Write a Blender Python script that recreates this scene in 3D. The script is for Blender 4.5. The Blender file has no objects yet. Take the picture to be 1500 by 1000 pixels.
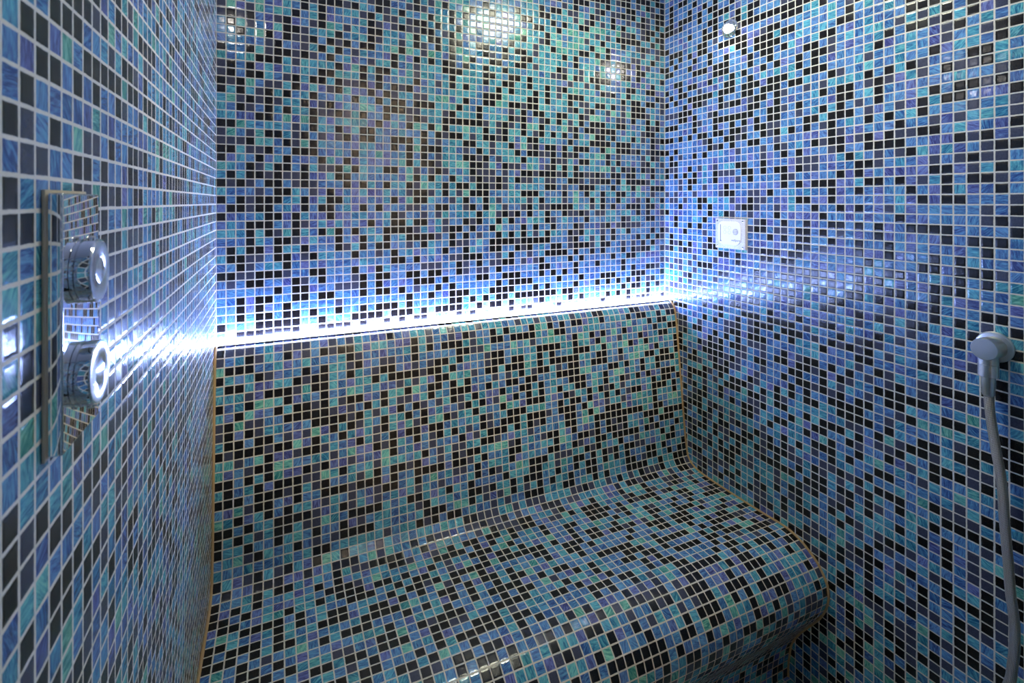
import bpy, bmesh, math, random
from mathutils import Vector, Matrix

# ---------------------------------------------------------------- scale and frame
U = 0.0218                      # one mosaic pitch in metres
FLOOR = -60.45                  # floor level, in pitches below the eye
D_CAM, X_CAM, YAW = 64.944, 6.527, 0.4136
W = 66.134                      # room width in pitches
QF = 70.0                       # front wall distance from the back wall
CEIL = 36.0
PV = 0.988                      # row height
ROW0 = 0.7238                   # height of a horizontal grout line

def P(X, q, Y):
    """X across from the left wall, q out from the back wall, Y up from eye level (all in pitches)."""
    return Vector((X * U, -q * U, (Y - FLOOR) * U))

sc = bpy.context.scene
col = sc.collection
random.seed(11)

# ---------------------------------------------------------------- node helpers
class NT:
    def __init__(s, name):
        s.m = bpy.data.materials.new(name)
        s.m.use_nodes = True
        s.t = s.m.node_tree
        s.t.nodes.clear()
        s.out = s.t.nodes.new('ShaderNodeOutputMaterial')
    def n(s, kind, **kw):
        nd = s.t.nodes.new(kind)
        for k, v in kw.items():
            setattr(nd, k, v)
        return nd
    def put(s, sock, v):
        if isinstance(v, bpy.types.NodeSocket):
            s.t.links.new(v, sock)
        else:
            sock.default_value = v
    def math(s, op, a, b=None, c=None, clamp=False):
        nd = s.n('ShaderNodeMath', operation=op, use_clamp=clamp)
        s.put(nd.inputs[0], a)
        if b is not None: s.put(nd.inputs[1], b)
        if c is not None: s.put(nd.inputs[2], c)
        return nd.outputs[0]
    def vmath(s, op, a, b=None, scale=None):
        nd = s.n('ShaderNodeVectorMath', operation=op)
        s.put(nd.inputs[0], a)
        if b is not None: s.put(nd.inputs[1], b)
        if scale is not None: s.put(nd.inputs['Scale'], scale)
        return nd.outputs[0]
    def step(s, v, a, b):
        nd = s.n('ShaderNodeMapRange', interpolation_type='SMOOTHSTEP')
        s.put(nd.inputs[0], v); nd.inputs[1].default_value = a; nd.inputs[2].default_value = b
        return nd.outputs[0]
    def mix(s, f, a, b):
        nd = s.n('ShaderNodeMix', data_type='RGBA')
        s.put(nd.inputs[0], f); s.put(nd.inputs[6], a); s.put(nd.inputs[7], b)
        return nd.outputs[2]
    def fmix(s, f, a, b):
        nd = s.n('ShaderNodeMix', data_type='FLOAT')
        s.put(nd.inputs[0], f); s.put(nd.inputs[2], a); s.put(nd.inputs[3], b)
        return nd.outputs[0]
    def ramp(s, f, stops, interp='LINEAR'):
        nd = s.n('ShaderNodeValToRGB')
        nd.color_ramp.interpolation = interp
        e = nd.color_ramp.elements
        while len(e) < len(stops): e.new(0.5)
        for el, (p, c) in zip(e, stops):
            el.position = p; el.color = tuple(c) + (1,)
        s.put(nd.inputs[0], f)
        return nd.outputs[0]
    def noise(s, vec, scale, detail=2.0, rough=0.5, dist=0.0):
        nd = s.n('ShaderNodeTexNoise')
        s.put(nd.inputs['Vector'], vec)
        nd.inputs['Scale'].default_value = scale; nd.inputs['Detail'].default_value = detail
        nd.inputs['Roughness'].default_value = rough; nd.inputs['Distortion'].default_value = dist
        return nd.outputs[0]
    def bsdf(s, **kw):
        b = s.n('ShaderNodeBsdfPrincipled')
        for k, v in kw.items():
            s.put(b.inputs[k.replace('_', ' ')], v)
        s.t.links.new(b.outputs[0], s.out.inputs[0])
        return b

def plain(name, color, rough=0.5, metal=0.0, **kw):
    t = NT(name)
    t.bsdf(Base_Color=tuple(color) + (1,), Roughness=rough, Metallic=metal, **kw)
    return t.m

def glow(name, color, strength):
    t = NT(name)
    e = t.n('ShaderNodeEmission')
    e.inputs[0].default_value = tuple(color) + (1,); e.inputs[1].default_value = strength
    t.t.links.new(e.outputs[0], t.out.inputs[0])
    return t.m

# ---------------------------------------------------------------- the glass mosaic
def mosaic_material(name, grout=(0.66, 0.63, 0.53), stain=(0.30, 0.135, 0.045)):
    t = NT(name)
    uv = t.n('ShaderNodeUVMap', uv_map='UVMap').outputs[0]
    A = t.n('ShaderNodeAttribute', attribute_name='tile_rand')
    B = t.n('ShaderNodeAttribute', attribute_name='tile_kind')
    rnd = A.outputs['Vector']
    sa = t.n('ShaderNodeSeparateXYZ'); t.put(sa.inputs[0], rnd)
    sb = t.n('ShaderNodeSeparateXYZ'); t.put(sb.inputs[0], B.outputs['Vector'])
    r1, r2, r3 = sa.outputs
    kind, hue, dirt = sb.outputs
    # position inside the tile, with a hand-set wobble
    off = t.vmath('SCALE', rnd, scale=61.0)
    loc = t.vmath('ADD', uv, off)
    wob = t.noise(loc, 3.0, 1.0)
    su = t.n('ShaderNodeSeparateXYZ'); t.put(su.inputs[0], uv)
    u, v = su.outputs[0], su.outputs[1]
    du = t.math('MINIMUM', u, t.math('SUBTRACT', 1.0, u))
    dv = t.math('MINIMUM', v, t.math('SUBTRACT', 1.0, v))
    e = t.math('MINIMUM', du, dv)
    e = t.math('ADD', e, t.math('MULTIPLY', t.math('SUBTRACT', wob, 0.5), 0.05))
    e = t.math('ADD', e, t.math('MULTIPLY', t.math('SUBTRACT', r1, 0.5), 0.014))
    face = t.step(e, 0.050, 0.078)
    # streaked glass
    ctr = t.vmath('SUBTRACT', uv, (0.5, 0.5, 0.0))
    rot = t.n('ShaderNodeVectorRotate', rotation_type='Z_AXIS')
    t.put(rot.inputs['Vector'], ctr)
    quarter = t.math('MULTIPLY', t.math('ROUND', t.math('MULTIPLY', r2, 1.999)), math.pi / 2)
    ang = t.math('ADD', quarter, t.math('MULTIPLY', t.math('POWER', t.math('SUBTRACT', t.math('MULTIPLY', r3, 2.0), 1.0), 3.0), 0.9))
    t.put(rot.inputs['Angle'], ang)
    st = t.vmath('MULTIPLY', rot.outputs[0], (1.1, 5.5, 1.0))
    st = t.vmath('ADD', st, off)
    n1 = t.noise(st, 1.0, 3.0, 0.62, 0.9)
    st2 = t.vmath('ADD', t.vmath('MULTIPLY', rot.outputs[0], (1.6, 13.0, 1.0)), t.vmath('SCALE', rnd, scale=23.0))
    n2 = t.noise(st2, 1.0, 2.0, 0.5, 1.2)
    f = t.math('ADD', t.math('MULTIPLY', n1, 0.68), t.math('MULTIPLY', n2, 0.32))
    f = t.math('ADD', f, t.math('MULTIPLY', t.math('SUBTRACT', r3, 0.5), 0.12))
    f = t.step(f, 0.33, 0.68)
    hue2 = t.math('ADD', hue, t.math('MULTIPLY', t.math('SUBTRACT', n1, 0.5), 0.5), clamp=True)
    deep = t.ramp(hue2, [(0.0, (0.040, 0.045, 0.170)), (0.35, (0.020, 0.070, 0.220)), (0.65, (0.014, 0.120, 0.230)), (0.85, (0.016, 0.170, 0.200)), (1.0, (0.025, 0.210, 0.165))])
    lite = t.ramp(hue2, [(0.0, (0.190, 0.225, 0.520)), (0.35, (0.140, 0.330, 0.620)), (0.65, (0.130, 0.470, 0.600)), (0.85, (0.190, 0.590, 0.580)), (1.0, (0.270, 0.640, 0.480))])
    glass = t.mix(f, deep, lite)
    # dark tiles: flat slate and black glass with copper flecks
    slate = t.mix(t.noise(loc, 9.0, 2.0), (0.026, 0.030, 0.058, 1), (0.070, 0.078, 0.120, 1))
    fine = t.noise(loc, 24.0, 1.0)
    fleck = t.step(fine, 0.66, 0.74)
    black = t.mix(fleck, (0.0055, 0.0045, 0.005, 1), (0.105, 0.060, 0.032, 1))
    is_slate = t.step(kind, 0.28, 0.32)
    is_black = t.step(kind, 0.78, 0.82)
    c = t.mix(is_slate, glass, slate)
    c = t.mix(is_black, c, black)
    # grout, with rusty water stains where the tile is marked
    gn = t.noise(loc, 5.0, 3.0)
    g0 = t.mix(gn, tuple(x * 0.82 for x in grout) + (1,), tuple(min(1, x * 1.12) for x in grout) + (1,))
    dn = t.math('MULTIPLY', dirt, t.step(t.noise(loc, 1.6, 2.0), 0.25, 0.6), clamp=True)
    g1 = t.mix(dn, g0, tuple(stain) + (1,))
    colr = t.mix(face, g1, c)
    # gloss
    rg = t.math('ADD', 0.09, t.math('MULTIPLY', r1, 0.10))
    rg = t.math('ADD', rg, t.math('MULTIPLY', is_slate, 0.06))
    rough = t.fmix(face, 0.75, rg)
    # every tile is set at a slightly different tilt, with a pillowed edge and a pebbled surface
    geo = t.n('ShaderNodeNewGeometry')
    tilt = t.vmath('SCALE', t.vmath('SUBTRACT', rnd, (0.5, 0.5, 0.5)), scale=0.050)
    nrm = t.vmath('NORMALIZE', t.vmath('ADD', geo.outputs['Normal'], t.vmath('MULTIPLY', tilt, t_face(t, face))))
    pil = t.math('MULTIPLY', t.step(e, 0.03, 0.22), 0.00035)
    lump = t.math('MULTIPLY', t.noise(loc, 2.6, 1.0), 0.00016)
    pebA = t.noise(loc, 13.0, 1.0)
    peb = t.math('MULTIPLY', pebA, t.fmix(is_slate, 0.000022, 0.000060))
    gr = t.math('MULTIPLY', t.noise(loc, 30.0, 2.0), t.fmix(face, 0.00008, 0.0))
    strk = t.math('MULTIPLY', n2, t.fmix(is_slate, 0.000030, 0.0))
    h = t.math('ADD', t.math('ADD', pil, lump), t.math('ADD', t.math('ADD', peb, strk), gr))
    bp = t.n('ShaderNodeBump')
    bp.inputs['Strength'].default_value = 1.0
    bp.inputs['Distance'].default_value = 1.0
    t.put(bp.inputs['Height'], h); t.put(bp.inputs['Normal'], nrm)
    t.bsdf(Base_Color=colr, Roughness=rough, Normal=bp.outputs[0], IOR=1.52)
    return t.m

def t_face(t, face):
    cb = t.n('ShaderNodeCombineXYZ')
    for i in range(3): t.put(cb.inputs[i], face)
    return cb.outputs[0]

MOSAIC = mosaic_material('glass_mosaic_tiles')
CHROME = plain('polished_chrome', (0.86, 0.86, 0.87), 0.04, 1.0)
CHROME_SATIN = plain('satin_chrome', (0.74, 0.73, 0.70), 0.30, 1.0)
CHROME_CAP = plain('brushed_chrome_cap', (0.86, 0.86, 0.88), 0.16, 1.0)
WHITE_PLASTIC = plain('white_plastic', (0.86, 0.87, 0.86), 0.35)
GREY_PLASTIC = plain('grey_plastic', (0.42, 0.42, 0.46), 0.5)
PALE_PRINT = plain('pale_grey_print', (0.62, 0.65, 0.66), 0.6)
DARK_PRINT = plain('dark_grey_print', (0.14, 0.15, 0.17), 0.6)
SEALANT = plain('beige_sealant', (0.55, 0.47, 0.33), 0.6)
PLASTER = plain('grey_plaster', (0.42, 0.42, 0.40), 0.85)
BEIGE = plain('beige_paint', (0.62, 0.52, 0.42), 0.8)
STONE = plain('beige_floor_stone', (0.40, 0.34, 0.28), 0.5)
STEEL = plain('steel', (0.55, 0.55, 0.55), 0.25, 1.0)

def frosted(name):
    t = NT(name)
    co = t.n('ShaderNodeTexCoord').outputs['Object']
    n = t.noise(co, 900.0, 2.0)
    c = t.mix(t.step(n, 0.40, 0.62), (0.50, 0.50, 0.62, 1), (0.86, 0.87, 0.92, 1))
    bp = t.n('ShaderNodeBump'); bp.inputs['Strength'].default_value = 0.5; bp.inputs['Distance'].default_value = 0.0006
    t.put(bp.inputs['Height'], n)
    t.bsdf(Base_Color=c, Roughness=0.25, Normal=bp.outputs[0])
    return t.m
FROSTED = frosted('frosted_clear_plastic')

def braid(name):
    t = NT(name)
    uv = t.n('ShaderNodeUVMap', uv_map='UVMap').outputs[0]
    s = t.n('ShaderNodeSeparateXYZ'); t.put(s.inputs[0], uv)
    a = t.math('MULTIPLY', s.outputs[0], 12 * 2 * math.pi)
    b = t.math('MULTIPLY', s.outputs[1], 2 * math.pi / 0.0042)
    w1 = t.math('SINE', t.math('ADD', a, b)); w2 = t.math('SINE', t.math('SUBTRACT', a, b))
    h = t.math('MULTIPLY', w1, w2)
    c = t.mix(t.step(h, -0.5, 0.5), (0.22, 0.19, 0.15, 1), (0.72, 0.67, 0.57, 1))
    bp = t.n('ShaderNodeBump'); bp.inputs['Strength'].default_value = 0.9; bp.inputs['Distance'].default_value = 0.0007
    t.put(bp.inputs['Height'], h)
    t.bsdf(Base_Color=c, Roughness=0.32, Metallic=1.0, Normal=bp.outputs[0])
    return t.m
BRAID = braid('braided_metal_sleeve')

LED_GLOW = glow('cool_white_led', (0.36, 0.48, 1.0), 120.0)
LAMP_GLOW = glow('ceiling_lamp_diffuser', (1.0, 1.0, 0.76), 30.0)
SPOT_GLOW = glow('small_lamp_lens', (1.0, 0.94, 0.86), 170.0)
HALL_GLOW = glow('hall_lamp_diffuser', (1.0, 0.82, 0.66), 150.0)

# ---------------------------------------------------------------- mesh helpers
def link(name, me, mat, parent=None):
    o = bpy.data.objects.new(name, me)
    col.objects.link(o)
    if mat: me.materials.append(mat)
    if parent is not None:
        o.parent = parent
        o.matrix_parent_inverse = Matrix.Translation(-parent.location)
    return o

def mesh_of(bm, name, smooth=False):
    me = bpy.data.meshes.new(name)
    bm.normal_update()
    bm.to_mesh(me); bm.free()
    if smooth:
        for p in me.polygons: p.use_smooth = True
        try: me.set_sharp_from_angle(angle=math.radians(38))
        except Exception: pass
    return me

def empty(name, loc):
    o = bpy.data.objects.new(name, None)
    o.empty_display_size = 0.03
    o.location = loc
    col.objects.link(o)
    return o

def tag(o, label=None, category=None, group=None, kind=None):
    for k, v in (('label', label), ('category', category), ('group', group), ('kind', kind)):
        if v: o[k] = v
    return o

def box(name, a, b, mat, parent=None, bevel=0.0, seg=2):
    """Box between two corners given in pitches."""
    p, q = P(*a), P(*b)
    lo = Vector([min(p[i], q[i]) for i in range(3)]); hi = Vector([max(p[i], q[i]) for i in range(3)])
    bm = bmesh.new()
    bmesh.ops.create_cube(bm, size=1)
    for v in bm.verts:
        v.co = Vector([lo[i] + (v.co[i] + 0.5) * (hi[i] - lo[i]) for i in range(3)])
    if bevel:
        bmesh.ops.bevel(bm, geom=bm.edges[:], offset=bevel * U, segments=seg, affect='EDGES', profile=0.6)
    return link(name, mesh_of(bm, name, bool(bevel)), mat, parent)

def lathe(name, centre, axis, prof, mat, parent=None, seg=48, up=None):
    """Revolve (radius, height) pairs, in pitches, about an axis through centre."""
    ax = Vector(axis).normalized()
    s = ax.cross(Vector((0, 0, 1)) if abs(ax.z) < 0.9 else Vector((1, 0, 0))).normalized()
    tt = ax.cross(s)
    bm = bmesh.new()
    rings = []
    for r, h in prof:
        c = centre + ax * h * U
        if r < 1e-6:
            rings.append([bm.verts.new(c)])
        else:
            rings.append([bm.verts.new(c + (s * math.cos(2 * math.pi * k / seg) + tt * math.sin(2 * math.pi * k / seg)) * r * U) for k in range(seg)])
    for a, b in zip(rings, rings[1:]):
        if len(a) == 1 and len(b) == 1: continue
        for k in range(seg):
            k2 = (k + 1) % seg
            if len(a) == 1: bm.faces.new((a[0], b[k], b[k2]))
            elif len(b) == 1: bm.faces.new((a[k], a[k2], b[0]))
            else: bm.faces.new((a[k], a[k2], b[k2], b[k]))
    bmesh.ops.recalc_face_normals(bm, faces=bm.faces[:])
    return link(name, mesh_of(bm, name, True), mat, parent)

def catmull(pts, n):
    out = []
    m = len(pts)
    for i in range(m - 1):
        p0, p1, p2, p3 = pts[max(i - 1, 0)], pts[i], pts[i + 1], pts[min(i + 2, m - 1)]
        for k in range(n):
            t = k / n
            out.append(0.5 * ((2 * p1) + (p2 - p0) * t + (2 * p0 - 5 * p1 + 4 * p2 - p3) * t * t + (3 * p1 - p0 - 3 * p2 + p3) * t ** 3))
    out.append(pts[-1])
    return out

def tube(name, pts, r, mat, parent=None, seg=20):
    """Round tube along world points, radius in pitches, with a length-wise UV in metres."""
    bm = bmesh.new()
    uvl = bm.loops.layers.uv.new('UVMap')
    nrm = None
    rings, L = [], [0.0]
    for i, p in enumerate(pts):
        d = (pts[min(i + 1, len(pts) - 1)] - pts[max(i - 1, 0)]).normalized()
        if nrm is None: nrm = d.orthogonal().normalized()
        nrm = (nrm - d * nrm.dot(d)).normalized()
        bn = d.cross(nrm)
        rings.append([bm.verts.new(p + (nrm * math.cos(2 * math.pi * k / seg) + bn * math.sin(2 * math.pi * k / seg)) * r * U) for k in range(seg)])
        if i: L.append(L[-1] + (p - pts[i - 1]).length)
    for i in range(len(rings) - 1):
        for k in range(seg):
            k2 = (k + 1) % seg
            f = bm.faces.new((rings[i][k], rings[i][k2], rings[i + 1][k2], rings[i + 1][k]))
            for lp, (uu, vv) in zip(f.loops, ((k / seg, L[i]), ((k + 1) / seg, L[i]), ((k + 1) / seg, L[i + 1]), (k / seg, L[i + 1]))):
                lp[uvl].uv = (uu, vv)
    bm.faces.new(list(reversed(rings[0]))); bm.faces.new(rings[-1])
    bmesh.ops.recalc_face_normals(bm, faces=bm.faces[:])
    return link(name, mesh_of(bm, name, True), mat, parent)

# ---------------------------------------------------------------- tiles, one face each
KIND = {1: 1.0, 2: 0.55}
class Tiles:
    """Collects tile faces with their UV (place inside the tile), random numbers and kind."""
    def __init__(s, seed, pat=None):
        s.bm = bmesh.new()
        s.uv = s.bm.loops.layers.uv.new('UVMap')
        s.a = s.bm.loops.layers.float_color.new('tile_rand')
        s.b = s.bm.loops.layers.float_color.new('tile_kind')
        s.rg = random.Random(seed)
        s.vc = {}
    def v(s, p):
        k = (round(p.x, 6), round(p.y, 6), round(p.z, 6))
        if k not in s.vc: s.vc[k] = s.bm.verts.new(p)
        return s.vc[k]
    def tile(s, corners, uvs=((0, 0), (1, 0), (1, 1), (0, 1)), ch=None, dirt=0.0, greens=0.0):
        f = s.bm.faces.new([s.v(c) for c in corners])
        R = (s.rg.random(), s.rg.random(), s.rg.random(), 1.0)
        x = s.rg.random()
        h = min(1.0, max(0.0, s.rg.gauss(0.52 + greens, 0.27)))
        if ch is None or ch == 9:
            ch = 1 if x < 0.31 else 2 if x < 0.42 else 0
        if ch >= 3:
            h = {3: 0.05, 4: 0.35, 5: 0.68, 6: 0.92}[ch] + s.rg.uniform(-0.08, 0.08)
            h = min(1.0, max(0.0, h))
        K = (KIND.get(ch, 0.0), h, dirt, 1.0)
        for lp, w in zip(f.loops, uvs):
            lp[s.uv].uv = w; lp[s.a] = R; lp[s.b] = K
        return f
    def plainface(s, corners):
        f = s.bm.faces.new([s.v(c) for c in corners])
        for lp in f.loops:
            lp[s.uv].uv = (0.0, 0.0); lp[s.a] = (0.5, 0.5, 0.5, 1); lp[s.b] = (0, 0.5, 0, 1)
    def done(s, name, mat, parent=None):
        return link(name, mesh_of(s.bm, name), mat, parent)

def spans(lo, hi, pitch, phase):
    """Grid cells covering lo..hi: (index, a, b, ua, ub)."""
    i = math.floor((lo - phase) / pitch + 1e-6)
    out = []
    while phase + i * pitch < hi - 1e-6:
        a, b = phase + i * pitch, phase + (i + 1) * pitch
        ca, cb = max(a, lo), min(b, hi)
        if cb - ca > 1e-4:
            out.append((i, ca, cb, (ca - a) / pitch, (cb - a) / pitch))
        i += 1
    return out

PATTERN = {}
def wall_tiles(name, seed, place, u_span, h_lo, h_hi, greens=0.0, holes=()):
    """place(u, Y) -> point. Rows are counted downwards from the grout line ROW0 (row 0 is the first below it)."""
    T = Tiles(seed)
    rows = spans(h_lo, h_hi, PV, ROW0 % PV)
    base = round((ROW0 - (ROW0 % PV)) / PV)
    pat = PATTERN.get(name, {})
    for (j, ya, yb, va, vb) in rows:
        n = base - 1 - j
        line = pat.get(n, [])
        for (i, ua, ub, sa, sb) in u_span:
            if any(a < (ua + ub) / 2 < b and c < (ya + yb) / 2 < d for a, b, c, d in holes):
                continue
            ch = line[i] if 0 <= i < len(line) else None
            T.tile((place(ua, ya), place(ub, ya), place(ub, yb), place(ua, yb)),
                   ((sa, va), (sb, va), (sb, vb), (sa, vb)), ch, 0.0, greens)
    return tag(T.done(name, MOSAIC), kind='structure')

def slab(o, vec):
    """Give a tiled wall its thickness behind the tiles."""
    md = o.modifiers.new('thickness', 'SOLIDIFY')
    md.thickness = vec; md.offset = -1.0; md.use_rim = True
    return o
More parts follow.
